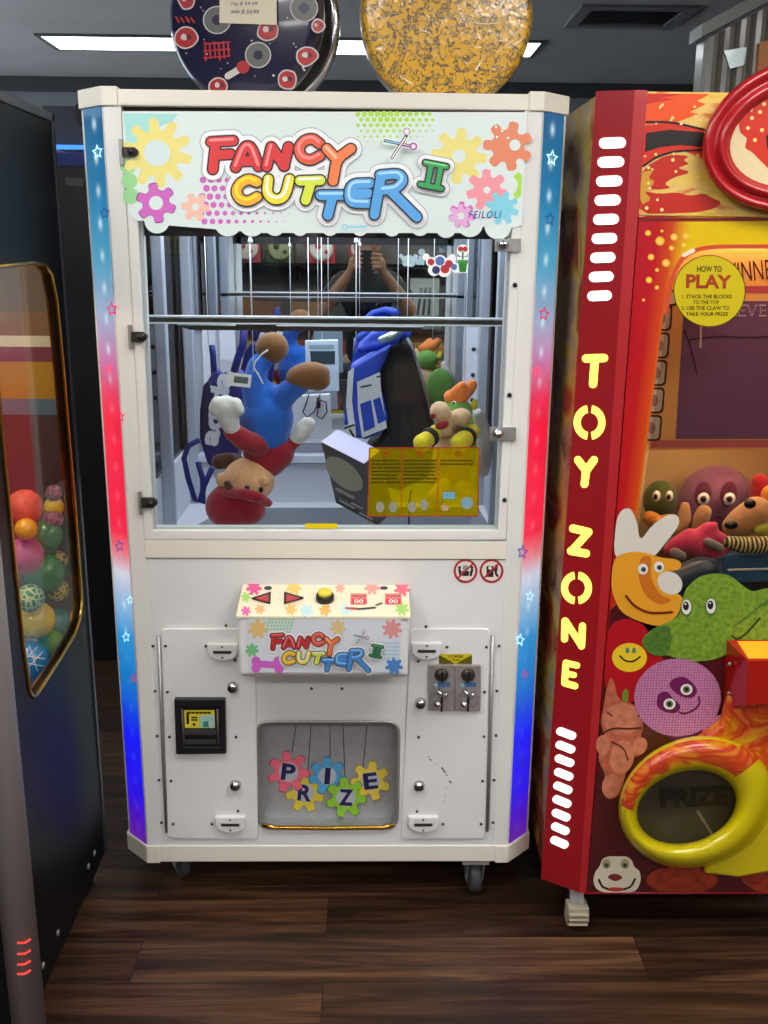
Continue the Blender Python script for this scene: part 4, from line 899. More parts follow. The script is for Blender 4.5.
m = MB(); blob(m, 454, 403, Y-.09, 2.4, 2, M('toy_eye_white', (225, 225, 220), .3), 2); blob(m, 453.5, 403, Y-.096, 1.2, 1.4, M('toy_eye_black', (16, 14, 14), .2), 1.5); m.build('eye', mo)
m = MB(); chain(m, [(474, 406, Y+.01, 4.5), (475, 401, Y+.01, 3)], PYw); m.build('ear', mo, remesh=.004)
for pts in ([(436, 432, Y-.05, 8), (430, 437, Y-.07, 8), (422, 443, Y-.09, 9.5)], [(472, 432, Y-.04, 9), (467, 437, Y-.07, 9), (460, 443, Y-.09, 10.5)]):
    m = MB(); chain(m, pts, PYw); a = m.build('arm', mo, 'yellow plush arm', remesh=.005)
    p0, p1 = Vector(q4(*pts[0])[:3]), Vector(q4(*pts[1])[:3]); k = mpp(p0); m = MB(); m.lathe([(9.4*k, -3*k), (9.9*k, 0), (9.4*k, 3*k)], BK, p1, p1-p0, 20); m.build('cuff', a, 'black cuff')
m = MB(); chain(m, [(478, 414, Y+.05, 6), (483, 430, Y+.06, 8), (485, 448, Y+.06, 9), (482, 470, Y+.06, 8)], PW); m.build('back_pad', mo, 'pale quilted pad on its back', remesh=.006)
m = MB(); blob(m, 468, 440, Y+.11, 20, 28, PG, 10); m.build('back', mo, 'green plush back', remesh=.006)
for pts in ([(444, 488, Y-.05, 10), (436, 498, Y-.08, 10)], [(462, 488, Y-.04, 10), (470, 498, Y-.06, 10)]): m = MB(); chain(m, pts, PYw); m.build('foot', mo, remesh=.006)
# --- strings
zt = ZIC-.002
def hstring(px, y, py_end, label, hook=False):
    p = YP(y).at(px, py_end)
    t = MB(); t.tube([(p.x, p.y, zt), (p.x, p.y, p.z)], .0011, STRING, 6)
    if hook: q = YP(y).at(px, 240); t.lathe([(.001, .014), (.005, .008), (.007, 0)], STRING, (p.x, p.y, q.z-.006), (0, 0, 1), 12)
    tag(t.build('hanging_string', loc=(p.x, p.y, p.z)), label, 'string', 'strings inside the window')
hstring(208.5, .43-.05, 346, 'white string over the blue sports bag')
hstring(253.5, .25, 372, 'bright white string tied to the upside-down plush doll', True)
hstring(309, .60, 345, 'thin white string at one corner of the pale gadget box', False)
hstring(322, .63, 341, 'thin white string at the middle of the pale gadget box', False)
hstring(356, .36, 352, 'bright white string tied to the blue backpack', True)
hstring(407, .42, 338, 'thin white string behind the black part of the backpack')
hstring(464, .23, 390, 'thin white string above the orange tuft of the dragon')
# ================================================================== RED TOY MACHINE
YZ = -.14
ZZ0 = .12
z_top = YP(YZ).at(690, 92).z
tz = thing('toy_machine', 'tall red toy machine with glowing yellow letters down its corner column', 'arcade machine', (.95, .3, 0))
FZ = YP(YZ)
# corner column (two facets) measured on its own slanted plane
c0 = FZ.at(583, 893); c1 = FZ.at(648, 90)                # front edge foot / head
XB = .80
def col_mat(): return M('red_column', (160, 20, 32), .32, coat=.3, noise=.05, nscale=3)
RCOL = col_mat(); REDF = M('red_facet', (176, 34, 40), .35, coat=.2)
zb_, zt_ = FZ.at(583, 893).z, FZ.at(640, 90).z
f0 = Vector((FZ.at(579.5, 893).x, YZ, zb_)); f1 = Vector((FZ.at(635, 90).x, YZ, zt_))
# chamfer recedes at 45 degrees to the left side of the cabinet
def cham(px, py, foot):
    n = Vector((-.74, -.67, 0)); return Plane(foot, n).at(px, py)
CN = Vector((-.62, -.78, 0)); tilt = (f1-f0).normalized(); CNt = tilt.cross(Vector((.78, -.62, 0))); CNt = CNt if CNt.y < 0 else -CNt
CPZ = Plane(f0, CNt)
l0 = CPZ.at(540.5, 879); l1 = CPZ.at(595.5, 91)
bk = Vector((.05, .04, 0))
m = MB(); m.hexa([l0, f0, f0+bk, l0+bk, l1, f1, f1+bk, l1+bk], RCOL); colm = m.build('corner_column', tz, 'red corner column with lit slots and letters', bevel=.002)
g0 = Vector((FZ.at(586, 893).x, YZ-.001, zb_)); g1 = Vector((FZ.at(647.5, 90).x, YZ-.001, zt_))
m = MB(); m.hexa([f0, g0, g0+Vector((0, .05, 0)), f0+Vector((0, .05, 0)), f1, g1, g1+Vector((0, .05, 0)), f1+Vector((0, .05, 0))], REDF); m.build('column_edge', tz)
SLOT = glow('slot_white', (236, 250, 246), 1.0)
def pill(pl, a, b, r, mat, name, par, th=.003):
    d = math.hypot(b[0]-a[0], b[1]-a[1]); t = atan2(b[1]-a[1], b[0]-a[0]); q = []
    for k in range(9): w = t+pi/2+pi*k/8; q.append((a[0]+r*cos(w), a[1]+r*sin(w)))
    for k in range(9): w = t-pi/2+pi*k/8; q.append((b[0]+r*cos(w), b[1]+r*sin(w)))
    MB().prism([pl.at(*p) for p in q], pl.n*th, mat).build(name, par)
for i in range(9):
    y = 143+i*19.1; x0 = 605-i*1.5; x1 = 620.5-i*1.72
    pill(CPZ, (x0, y+.3), (x1, y-.3), 5.5-.05*i, SLOT, 'lit_slot', colm)
for i in range(9):
    y = 731+i*13.6; x0 = 560.5-i*.75; x1 = 572.5-i*.95
    pill(CPZ, (x0, y), (x1, y+4.6), 3.8, SLOT, 'lit_slot', colm)
LY = glow('letter_yellow', (250, 242, 104), 1.0)
e = .0015
LL = lambda: m.build('column_letter', colm, 'glowing yellow letter')
m = MB(); m.stroke(CPZ, [(586, 358.5), (604, 358)], 4.2, LY, e); m.stroke(CPZ, [(595, 358), (593, 384)], 4.2, LY, e); LL()
def stencil_o(cx, cy, rx, ry):
    for a0, a1 in ((pi/2+.16, 3*pi/2-.16), (-pi/2+.16, pi/2-.16)):
        m.ring(CPZ, cx, cy, rx*.55, rx, LY, e, 18, a0, a1, ry/rx)
m = MB(); stencil_o(589.5, 422.5, 16, 17.5); LL()
m = MB(); m.stroke(CPZ, [(578, 460), (586, 471)], 4, LY, e); m.stroke(CPZ, [(594, 460), (586, 471)], 4, LY, e); m.stroke(CPZ, [(586, 471), (584.5, 484)], 4, LY, e); LL()
m = MB(); m.stroke(CPZ, [(573, 528.5), (588.5, 532)], 4, LY, e); m.stroke(CPZ, [(588, 533), (571.5, 551)], 3.8, LY, e); m.stroke(CPZ, [(571, 551), (586, 553.5)], 4, LY, e); LL()
m = MB(); stencil_o(576.5, 588, 15.5, 16.5); LL()
m = MB(); m.stroke(CPZ, [(565, 621), (564.5, 639)], 3.6, LY, e); m.stroke(CPZ, [(565.5, 621), (581, 645)], 3.4, LY, e); m.stroke(CPZ, [(582.5, 626), (581.5, 646)], 3.6, LY, e); LL()
m = MB(); m.stroke(CPZ, [(566, 663), (564.5, 682)], 3.4, LY, e); m.stroke(CPZ, [(566, 663), (577, 665.5)], 3.2, LY, e); m.stroke(CPZ, [(565.5, 673.5), (574, 675)], 3, LY, e); m.stroke(CPZ, [(564.5, 683), (575, 686)], 3.4, LY, e); LL()
# side wall: print colours also stand in for brown and yellow reflections
def side_mat():
    mt, nt, b = node_mat('side_print_reflections', .22, coat=.4)
    tc = nt.nodes.new('ShaderNodeTexCoord'); n = nt.nodes.new('ShaderNodeTexNoise'); n.inputs['Scale'].default_value = 3.2; n.inputs['Detail'].default_value = 3; n.inputs['Distortion'].default_value = 1.5
    nt.links.new(tc.outputs['Object'], n.inputs['Vector'])
    r = ramp(nt, [(.3, (110, 60, 50)), (.42, (190, 84, 56)), (.5, (220, 190, 90)), (.58, (190, 166, 136)), (.7, (140, 86, 70))]); nt.links.new(n.outputs['Fac'], r.inputs['Fac']); nt.links.new(r.outputs['Color'], b.inputs['Base Color'])
    return mt
m = MB(); ys = Vector((0, .8, 0)); ins = Vector((.012, 0, 0))
q0, q1 = l0+bk*.3, l1+bk*.3
m.hexa([q0, q0+ins, q0+ys+ins, q0+ys, q1, q1+ins, q1+ys+ins, q1+ys], side_mat()); m.build('side_panel', tz, 'glossy side panel with print and painted brown and yellow reflections')
XR = FZ.at(768, 500).x+.22
# ---- header panel
def art_mat(name, stops, scale, dist=1.2, vec=(1, 1, 1), rough=.3, emit=0.):
    mt, nt, b = node_mat(name, rough, coat=.2)
    tc = nt.nodes.new('ShaderNodeTexCoord'); mp = nt.nodes.new('ShaderNodeMapping'); mp.inputs['Scale'].default_value = vec
    n = nt.nodes.new('ShaderNodeTexNoise'); n.inputs['Scale'].default_value = scale; n.inputs['Detail'].default_value = 4; n.inputs['Distortion'].default_value = dist
    nt.links.new(tc.outputs['Object'], mp.inputs[0]); nt.links.new(mp.outputs[0], n.inputs['Vector'])
    r = ramp(nt, stops); nt.links.new(n.outputs['Fac'], r.inputs['Fac']); nt.links.new(r.outputs['Color'], b.inputs['Base Color'])
    if emit: nt.links.new(r.outputs['Color'], b.inputs['Emission Color']); b.inputs['Emission Strength'].default_value = emit
    return mt
HD = art_mat('header_print', [(.3, (206, 170, 70)), (.42, (232, 196, 84)), (.55, (226, 190, 110)), (.62, (214, 120, 50)), (.7, (206, 60, 30))], 5, 1.6, (1, 1, 3))
zs = FZ.at(700, 216).z
xl_t, xl_s = g1.x, FZ.at(638.5, 216).x
m = MB(); m.prism([(FZ.at(638.5, 216).x, YZ, zs), (XR, YZ, zs), (XR, YZ, z_top), (g1.x, YZ, z_top)], (0, .03, 0), HD); hd = m.build('header_panel', tz, 'red and yellow flame printed header panel', bevel=.001)
m = MB()
HR, HO, HB, HDt = paint('head_red', (206, 46, 26)), paint('head_orange', (232, 84, 30)), paint('head_black', (34, 26, 24)), paint('head_dot', (240, 214, 130)); HR2 = paint('head_red_deep', (190, 40, 26))
m.poly(FZ, [(648, 93.5), (710, 94), (697, 101), (706, 104), (690, 112), (699, 114), (680, 121), (672, 124), (645, 124)], HO, .0006); m.poly(FZ, [(648, 93.5), (684, 94), (660, 98), (676, 99), (646, 104)], HR, .0009)
m.poly(FZ, [(645, 126), (672, 122), (704, 131), (704, 158), (680, 150), (660, 156), (641, 168)], HR, .0006)
m.poly(FZ, [(646, 133), (670, 129.5), (704, 132.5), (703, 147), (680, 145), (660, 147), (645, 152)], HB, .0012)
m.stroke(FZ, [(646.5, 122), (672, 122), (704, 129.5)], 1.1, HB, .0012); m.stroke(FZ, [(643.5, 166), (656, 157), (675, 151), (703, 150)], 1.1, HB, .0012)
rg = random.Random(11)
def flame(pts, mt, off): f_ = MB(); f_.poly(FZ, sm(pts, 1), mt, off); f_.build('flame_print', hd)
flame([(643, 168), (668, 154), (690, 156), (683, 160), (690, 164), (676, 168), (692, 172), (672, 178), (664, 184), (672, 188), (656, 190), (641, 186)], HR2, .0007)
flame([(640, 190), (660, 194), (676, 192), (690, 196), (704, 193), (712, 198), (722, 202), (716, 208), (700, 212), (680, 213), (639, 214)], HR2, .0007)
flame([(641, 172), (654, 170), (648, 178), (656, 182), (644, 192), (652, 199), (640, 206)], paint('head_ochre', (206, 150, 50)), .0009)
m.build('band_print', hd); m = MB()
for i in range(36):
    x = 644+rg.random()*64; y = 96+rg.random()*114
    if not (124 < y < 150): m.disc(FZ, x, y, 1.1+rg.random()*.8, HDt, .0015, n=10)
m.build('dot_pattern', hd)
# big molded oval
m = MB(); cx, cy = 806, 143; pl = YP(YZ-.01)
def oval(rx, ry, off, n=48, sq=.0): return [FZ.at(cx+rx*cos(2*pi*k/n), cy+ry*sin(2*pi*k/n)-.12*rx*cos(2*pi*k/n)*0, off) for k in range(n)]
def oval(rx, ry, off, n=48):
    q = []
    for k in range(n):
        a = 2*pi*k/n; x = rx*cos(a); y = ry*sin(a)
        q.append(FZ.at(cx+x, cy+y-.28*(x+rx)*.55+.06*rx, off))
    return q
prof = [(104, 78, 0), (103.5, 77.5, .022), (100, 74, .032), (95, 68, .030), (92, 65, .036), (86, 59, .042), (80, 53, .036), (79, 52, .026), (77, 50, .022)]
RM = M('molded_red', (172, 24, 32), .25, coat=.5)
prof = [(104, 78, 0), (103.5, 77.5, .026), (101, 75, .036), (97, 71, .038), (94, 68, .032), (91.5, 65.5, .024), (89.5, 63.5, .026), (87, 61, .036), (83.5, 57.5, .040), (80, 54, .034), (78, 52, .022), (76, 50, .02)]; rs = [oval(a, b, c) for a, b, c in prof]; n = 48; vs = [p for r in rs for p in r]
m.add(vs, [(i*n+j, i*n+(j+1) % n, (i+1)*n+(j+1) % n, (i+1)*n+j) for i in range(len(rs)-1) for j in range(n)], RM, True); rg_ = m.build('molded_ring', tz, 'big molded red oval ring', recalc=True)
m = MB(); m.prism(oval(78, 51, .018), (0, .016, 0), M('ring_cream', (226, 206, 160), .35)); pr_ = m.build('ring_plate', rg_, 'cream plate with red splashes')
RP = YP(YZ-.018)
m = MB(); m.poly(RP, [(738, 118), (746, 108), (752, 112), (756, 100), (766, 98), (790, 80), (790, 150), (768, 168), (758, 158), (752, 152), (745, 148), (747, 138), (740, 132)], HR, .0006)
for x, y in ((748, 128), (745, 150), (755, 140), (760, 112), (762, 130), (752, 118), (764, 104)): m.disc(RP, x, y, 2, HDt, .001, n=10)
m.poly(RP, [(766, 136), (774, 130), (790, 126), (790, 158), (772, 156), (767, 148)], HB, .001); m.build('splash_print', pr_)
# ---- window section: frame sheet, glass, printed cut-outs
zl = FZ.at(700, 893).z
RY = None
def frame_mat():
    mt, nt, b = node_mat('window_frame_print', .25, coat=.3)
    tc = nt.nodes.new('ShaderNodeTexCoord'); sp = nt.nodes.new('ShaderNodeSeparateXYZ'); nt.links.new(tc.outputs['Object'], sp.inputs[0])
    # red on the outer edge turning yellow towards the glass and along the top
    u = mathn(nt, 'ADD', mathn(nt, 'MULTIPLY', sp.outputs['X'], 1.0), mathn(nt, 'MULTIPLY', sp.outputs['Z'], -.055))
    r = ramp(nt, [(.0, (176, 10, 34)), (.42, (186, 22, 30)), (.66, (206, 70, 24)), (.86, (222, 160, 14)), (1, (226, 190, 8))])
    a = FZ.at(636, 225); bb = FZ.at(692, 225)
    a0 = (a.x-.95)+(-.055)*a.z; b0 = (bb.x-.95)+(-.055)*bb.z
    mr = nt.nodes.new('ShaderNodeMapRange'); mr.inputs['From Min'].default_value = a0; mr.inputs['From Max'].default_value = b0; nt.links.new(u, mr.inputs['Value'])
    nt.links.new(mr.outputs[0], r.inputs['Fac']); nt.links.new(r.outputs['Color'], b.inputs['Base Color'])
    return mt
wl = [(668, 300), (671, 275), (681, 257), (696, 249), (716, 246)]
hole = [FZ.at(*p) for p in ((716, 246), (696, 248), (680, 257), (671, 274), (664, 310), (655, 380), (646, 450), (637, 520), (628, 600), (622, 660), (652, 700))]+[Vector((XR-.05, YZ, FZ.at(760, 700).z)), Vector((XR-.05, YZ, FZ.at(760, 246).z))]
outer = [Vector((FZ.at(587.5, 893).x, YZ, zl)), Vector((XR, YZ, zl)), Vector((XR, YZ, FZ.at(700, 217).z)), Vector((FZ.at(639, 217).x, YZ, FZ.at(700, 217).z))]
m = MB(); m.plate(outer, hole, (0, .02, 0), frame_mat()); fr_ = m.build('window_frame', tz, 'red to yellow printed window frame')
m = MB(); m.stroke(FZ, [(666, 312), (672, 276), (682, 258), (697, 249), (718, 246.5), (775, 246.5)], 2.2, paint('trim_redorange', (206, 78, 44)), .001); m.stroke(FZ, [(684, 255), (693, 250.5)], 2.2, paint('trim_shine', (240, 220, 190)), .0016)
for x, y, r in ((648, 233, 3), (660, 241, 4.6), (662, 231, 1.6), (674, 237, 3.6), (671.5, 248, 2.6), (651, 257, 3.2), (666, 263, 4), (657, 270, 2), (649, 280, 3.2), (657, 287.5, 2.2), (686, 236, 3.4), (643.5, 300, 1.6), (684, 245, 2.6)): d_ = MB(); d_.disc(FZ, x, y, r, paint('dot_gold', (240, 180, 60)), .001, n=14); d_.disc(FZ, x, y, r*.55, paint('dot_lemon', (240, 210, 90)), .0014, n=12); d_.build('dot_print', fr_)
m.poly(FZ, [(640.5, 217.5), (790, 217.5), (790, 221), (640, 221)], paint('seam_red', (120, 24, 20)), .001)
m.build('frame_print', fr_)
m = MB(); m.prism([YP(YZ+.012).at(*p) for p in ((676, 250), (640, 520), (622, 690), (648, 706))]+[Vector((XR-.04, YZ+.012, FZ.at(760, 706).z)), Vector((XR-.04, YZ+.012, FZ.at(760, 248).z))], (0, .004, 0), glass('toy_glass', (236, 232, 226), .25)); m.build('window_pane', tz)
# inside board
IB = YP(YZ+.10)
m = MB(); m.prism([IB.at(630, 240), Vector((XR-.02, YZ+.10, IB.at(760, 240).z)), Vector((XR-.02, YZ+.10, IB.at(760, 450).z)), IB.at(612, 450)], (0, .02, 0), M('board_orange', (222, 160, 90), .5)); gb_ = m.build('game_board', tz, 'purple and orange game board behind glass')
m = MB()
PU = paint('board_purple', (112, 74, 108)); PK = paint('board_pink', (176, 76, 92)); CRM = paint('block_cream', (196, 176, 160)); OUT = paint('block_dark', (58, 42, 36)); PU2 = paint('board_violet', (112, 70, 112))
m.poly(IB, [(683, 318), (800, 318), (800, 439), (675.5, 439)], PU, .0006); m.poly(IB, [(684, 301), (800, 301), (800, 318), (683, 318)], PU2, .0006); m.poly(IB, [(686, 286), (800, 286), (800, 293), (685, 293)], PK, .0006)
m.poly(IB, [(652, 440), (800, 440), (800, 447.5), (651, 447.5)], paint('board_rose', (190, 96, 96)), .0008)
for i in range(5):
    y = 318+i*27.5; x = 664-i*2.6; m.poly(IB, rquad([(x-12, y-13), (x+9, y-13), (x+7, y+13), (x-14, y+13)], 5), OUT, .0008); m.poly(IB, rquad([(x-10.5, y-11), (x+7, y-11), (x+5, y+11), (x-12.5, y+11)], 4), CRM, .0012)
    m.disc(IB, x-2, y, 4, paint('block_brown', (150, 120, 110)), .0016, ry=6)
m.poly(IB, rquad([(666, 290), (680, 290), (678, 306), (663, 306)], 5), OUT, .0008); m.poly(IB, rquad([(668, 292), (678, 292), (676, 304), (665, 304)], 4), CRM, .0012)
m.text(IB, 'WINNER', 751, 271, 60, 20, OUT, .0012, -.09, .0); m.text(IB, 'LEVEL', 752.5, 310.5, 46, 11.5, paint('level_line', (232, 214, 224)), .0012); m.text(IB, 'LEVEL', 752.5, 310.5, 44.5, 9.6, PU, .0016, 0, -.012)
m.stroke(IB, [(688, 340), (720, 336), (746, 338), (775, 336)], .9, paint('board_line', (70, 36, 60)), .001); m.stroke(IB, [(684, 330), (690, 345), (697, 374)], .9, paint('board_line', (70, 36, 60)), .001); m.stroke(IB, [(701, 326), (700.5, 347)], 1, CRM, .001)
for x in (745, 759, 773): m.disc(IB, x, 299.5, 1.4, CRM, .0014, n=10)
m.build('board_print', gb_)
m = MB(); yb2 = YZ+.42; z0 = YP(yb2).at(700, 470).z
m.box((.62, yb2, zl+.2), (XR-.01, yb2+.015, 1.5), M('toy_backdrop', (186, 164, 116), .6)); m.box((.64, YZ+.05, FZ.at(700, 600).z-.06), (XR-.02, yb2, FZ.at(700, 600).z-.04), M('toy_shelf', (60, 98, 130), .5)); m.build('toy_compartment', tz)
MB().box((.70, YZ+.035, FZ.at(700, 240).z+.05), (XR-.05, YZ+.07, FZ.at(700, 240).z+.06), glow('case_lamp', (255, 226, 196), 25.)).build('case_lamp', tz)  # added lamp, hidden above the window, brightens the game board
MB().box((.70, YZ+.135, IB.at(700, 447).z+.03), (XR-.05, YZ+.165, IB.at(700, 447).z+.04), MC['glow_case_lamp']).build('case_lamp', tz)  # second added lamp, out of sight behind the board, lights the toys
# sticker
m = MB(); ST = YP(YZ-.0005); m.disc(ST, 709.5, 291, 36.2, paint('how_line', (80, 66, 10)), .0003, n=40); m.disc(ST, 709.5, 291, 35.2, paint('how_yellow', (206, 186, 20)), .0008, n=40); HK = paint('how_ink', (70, 60, 10)); HP = paint('how_red', (166, 62, 26))
m.text(ST, 'HOW TO', 709.5, 269, 25, 6, HK, .0013, 0, .03); m.text(ST, 'PLAY', 709, 281.5, 46, 14, HP, .0013, .02, .04)
m.text(ST, '1. STACK THE BLOCKS', 707, 296.5, 50, 3.8, HK, .0013, 0, .02); m.text(ST, 'TO THE TOP', 706, 302.2, 26, 3.6, HK, .0013, 0, .02); m.text(ST, '2. USE THE CLAW TO', 705.5, 308, 48, 3.8, HK, .0013, 0, .02); m.text(ST, 'TAKE YOUR PRIZE', 707, 314, 42, 3.6, HK, .0013, 0, .02)
m.build('how_to_play_sticker', tz, 'round yellow how to play sticker')
# ---- lower graphic sheet
LG = YP(YZ-.001)
LOW = art_mat('lower_print', [(.3, (46, 12, 18)), (.5, (84, 16, 22)), (.62, (60, 14, 20)), (.75, (110, 30, 24))], 5)
m = MB(); m.prism([LG.at(*p) for p in ((610, 610), (622, 600), (640, 640), (800, 640))]+[Vector((XR, YZ-.001, FZ.at(760, 640).z)), Vector((XR, YZ-.001, zl)), LG.at(586.5, 893)], (0, .001, 0), LOW); lg = m.build('graphic_sheet', tz, 'printed sheet crowded with plush toy pictures')
def sheet(name, label): 
    o = mb_.build(name, lg, label); return o
# red blob and smiley
mb_ = MB(); RB = paint('blob_red', (176, 18, 30)); mb_.poly(LG, sm([(606, 640), (612, 622), (628, 618), (644, 624), (652, 640), (664, 656), (660, 676), (640, 700), (618, 706), (604, 690)]), RB, .0006); mb_.disc(LG, 629.5, 657.5, 17.5, paint('smile_yellow', (236, 198, 40)), .001, ry=14.5)
for x in (627.5, 634): mb_.disc(LG, x, 650.5, 2, paint('smile_green', (60, 140, 110)), .0014, ry=3)
mb_.stroke(LG, [(620, 656), (625, 661), (633, 662), (640, 657)], .9, HB, .0014); sheet('smiley_picture', 'yellow smiling face picture')
# moon
mb_ = MB(); MO, MW, MD = paint('moon_orange', (226, 156, 40)), paint('moon_white', (214, 208, 196)), paint('moon_deep', (200, 110, 30))
mb_.poly(LG, sm([(613, 560), (616, 520), (622, 509), (631, 508), (637, 522), (640, 542), (652, 525), (668, 514), (678, 515), (680, 524), (668, 540), (655, 556), (640, 566)]), MW, .0012)
mb_.poly(LG, sm([(611, 590), (612, 568), (616, 556), (632, 551), (648, 553), (662, 558), (676, 559), (682, 563), (680, 570), (664, 571), (660, 580), (668, 592), (680, 594), (684, 602), (676, 618), (660, 627), (640, 622), (620, 612)]), MO, .0016)
mb_.poly(LG, sm([(640, 556), (652, 556), (650, 576), (660, 596), (674, 600), (660, 606), (645, 596), (638, 578)]), MD, .002); mb_.disc(LG, 670, 583, 13, MW, .0022, ry=11, rot=.6)
for x, y in ((643, 569), (659, 567)): mb_.disc(LG, x, y, 5, M('print_eye_white', (226, 226, 220), .35), .0026, ry=5.5); mb_.disc(LG, x+.5, y+.5, 2.6, paint('eye_grey', (70, 84, 90)), .003); mb_.disc(LG, x+.5, y+.5, 1.3, HB, .0033)
mb_.stroke(LG, [(626, 596), (634, 606), (648, 613), (662, 613), (672, 612)], 1.2, paint('moon_line', (110, 30, 20)), .003); sheet('moon_picture', 'orange crescent moon picture with pale horns')
# crocodile
mb_ = MB(); CG, CG2, CDk = M('print_croc_green', (112, 146, 36), .6, noise=.35, nscale=90), M('print_croc_dark', (70, 112, 30), .6, noise=.35, nscale=90), paint('croc_line', (38, 66, 22))
mb_.poly(LG, sm([(684, 592), (690, 584), (700, 576), (716, 573), (730, 575), (742, 585), (752, 592), (762, 589), (800, 582), (800, 640), (762, 640), (735, 650), (715, 660), (690, 662), (670, 656), (650, 652), (640, 642), (650, 630), (668, 622), (680, 616)]), CG, .0028)
mb_.poly(LG, sm([(640, 643), (654, 628), (670, 624), (672, 640), (668, 656), (652, 656)]), CG2, .0032); mb_.poly(LG, sm([(732, 628), (745, 620), (760, 606), (800, 598), (800, 590), (768, 598), (752, 612), (738, 622)]), CG2, .0032)
mb_.stroke(LG, [(732, 636), (738, 640), (748, 632), (760, 618)], 1, CDk, .0036)
for x, y in ((686.5, 607), (711, 606)): mb_.disc(LG, x, y+1, 6, CG2, .0034, ry=9); mb_.disc(LG, x, y, 4.8, M('print_eye_white', (226, 226, 220), .35), .0038, ry=7.5); mb_.disc(LG, x-.6, y-1, 3, HB, .0042, ry=4.4); mb_.disc(LG, x-1, y-3, 1, M('print_eye_white', (226, 226, 220), .35), .0045)
sheet('crocodile_picture', 'green crocodile picture with big eyes')
# purple ball
def knit_mat():
    mt, nt, b = node_mat('print_knit_purple', .6)
    tc = nt.nodes.new('ShaderNodeTexCoord'); v = nt.nodes.new('ShaderNodeTexVoronoi'); v.inputs['Scale'].default_value = 150; v.inputs['Randomness'].default_value = .15; nt.links.new(tc.outputs['Object'], v.inputs['Vector'])
    r = ramp(nt, [(.1, (206, 140, 178)), (.5, (176, 104, 148)), (.7, (128, 60, 104))]); nt.links.new(v.outputs['Distance'], r.inputs['Fac']); nt.links.new(r.outputs['Color'], b.inputs['Base Color']); return mt
mb_ = MB(); mb_.disc(LG, 677.5, 697.5, 43.5, knit_mat(), .004, ry=39, n=40); mb_.poly(LG, sm([(697, 733), (722, 710), (722, 734)]), knit_mat() if False else MC['print_knit_purple'], .0038)
PM_ = paint('mask_purple', (108, 28, 84))
mb_.poly(LG, sm([(656, 706), (658, 693), (668, 691), (672, 698), (682, 706), (676, 714), (664, 712)]), PM_, .0044); mb_.poly(LG, sm([(668, 684), (674, 678), (684, 676), (692, 682), (698, 690), (694, 698), (684, 698), (674, 692)]), PM_, .0044)
for x, y in ((669.5, 704), (686.5, 689.5)): mb_.disc(LG, x, y, 6, M('print_eye_white', (226, 226, 220), .35), .0048, ry=5.5); mb_.disc(LG, x, y, 3.6, paint('eye_green', (110, 130, 90)), .0052); mb_.disc(LG, x, y, 2, HB, .0056)
mb_.stroke(LG, [(679, 712), (683, 714), (690, 712), (697, 708), (700, 702), (699, 697)], 1, PM_, .005); sheet('purple_ball_picture', 'purple knitted ball face picture')
# orange troll
mb_ = MB(); TO, TD = M('print_troll', (176, 92, 66), .6, noise=.25, nscale=50), paint('troll_dark', (84, 36, 28))
mb_.poly(LG, sm([(604, 705), (606, 690), (610, 677), (614, 680), (618, 700), (630, 702), (640, 710), (644, 726), (640, 738), (648, 748), (640, 756), (630, 758), (626, 772), (620, 796), (608, 800), (602, 792), (606, 775), (598, 760), (600, 748), (606, 738), (600, 722)]), TO, .0024)
TO2 = M('print_troll_light', (194, 116, 88), .6, noise=.25, nscale=50)
for x, y, a, b_, r_ in ((622, 719, 19, 16, 0), (622, 757, 12, 17, .2), (611, 786, 9, 12, .2), (603, 745, 7, 10, 0), (640, 746, 7, 9, .4)): mb_.disc(LG, x, y, a, TO2, .0026, ry=b_, rot=r_)
mb_.stroke(LG, [(605, 732), (614, 728), (628, 729), (641, 728)], 1, TD, .0028); mb_.poly(LG, sm([(621, 700), (624, 688), (629, 690), (628, 704)]), paint('leaf', (110, 130, 40)), .0028); mb_.stroke(LG, [(612, 742), (624, 748), (628, 760)], .8, TD, .0028); mb_.stroke(LG, [(607, 712), (612, 716)], .8, TD, .0028); mb_.disc(LG, 640, 715, 2.5, TD, .0028)
sheet('orange_creature_picture', 'orange pointed creature picture')
mb_ = MB(); BO = M('print_ball_orange', (150, 50, 24), .6, noise=.4, nscale=60)
for x, y, r in ((682, 880, 36), (775, 872, 36)): mb_.disc(LG, x, y, r, BO, .0012, ry=14 if x < 700 else 22); sheet('orange_ball_picture', None); mb_ = MB()
mb_.poly(LG, sm([(660, 735), (700, 728), (730, 724), (730, 740), (690, 745)]), PM_, .0012); sheet('violet_limb_picture', None)
# white dog
mb_ = MB(); DW, DS = paint('dog_white', (222, 212, 190)), paint('dog_shade', (176, 160, 120))
mb_.poly(LG, sm([(600, 866), (602, 859), (609, 856), (618, 856.5), (626, 856), (632, 860), (634, 867), (640, 871), (641, 881), (637, 890), (630, 893), (604, 893), (596, 889), (593, 881), (595, 872)]), DW, .0024)
for x in (606.5, 625): mb_.disc(LG, x, 864, 4.4, DS, .0028, ry=5); mb_.disc(LG, x, 865.3, 2.7, paint('eye_green', (110, 130, 90)), .0032); mb_.disc(LG, x, 865.3, 1.4, HB, .0036)
mb_.poly(LG, sm([(606.5, 877.5), (611, 874), (618, 874), (623.5, 877.5), (616, 882)]), paint('dog_nose', (130, 44, 44)), .003); mb_.stroke(LG, [(599, 880), (602, 887), (611, 890), (622, 890), (631, 887), (635, 879)], 1.1, paint('dog_line', (60, 20, 16)), .003); mb_.poly(LG, sm([(608, 888), (614, 887), (624, 888), (622, 891.5), (610, 891.5)]), paint('dog_red', (190, 60, 60)), .0033)
sheet('white_dog_picture', 'white smiling dog face picture')
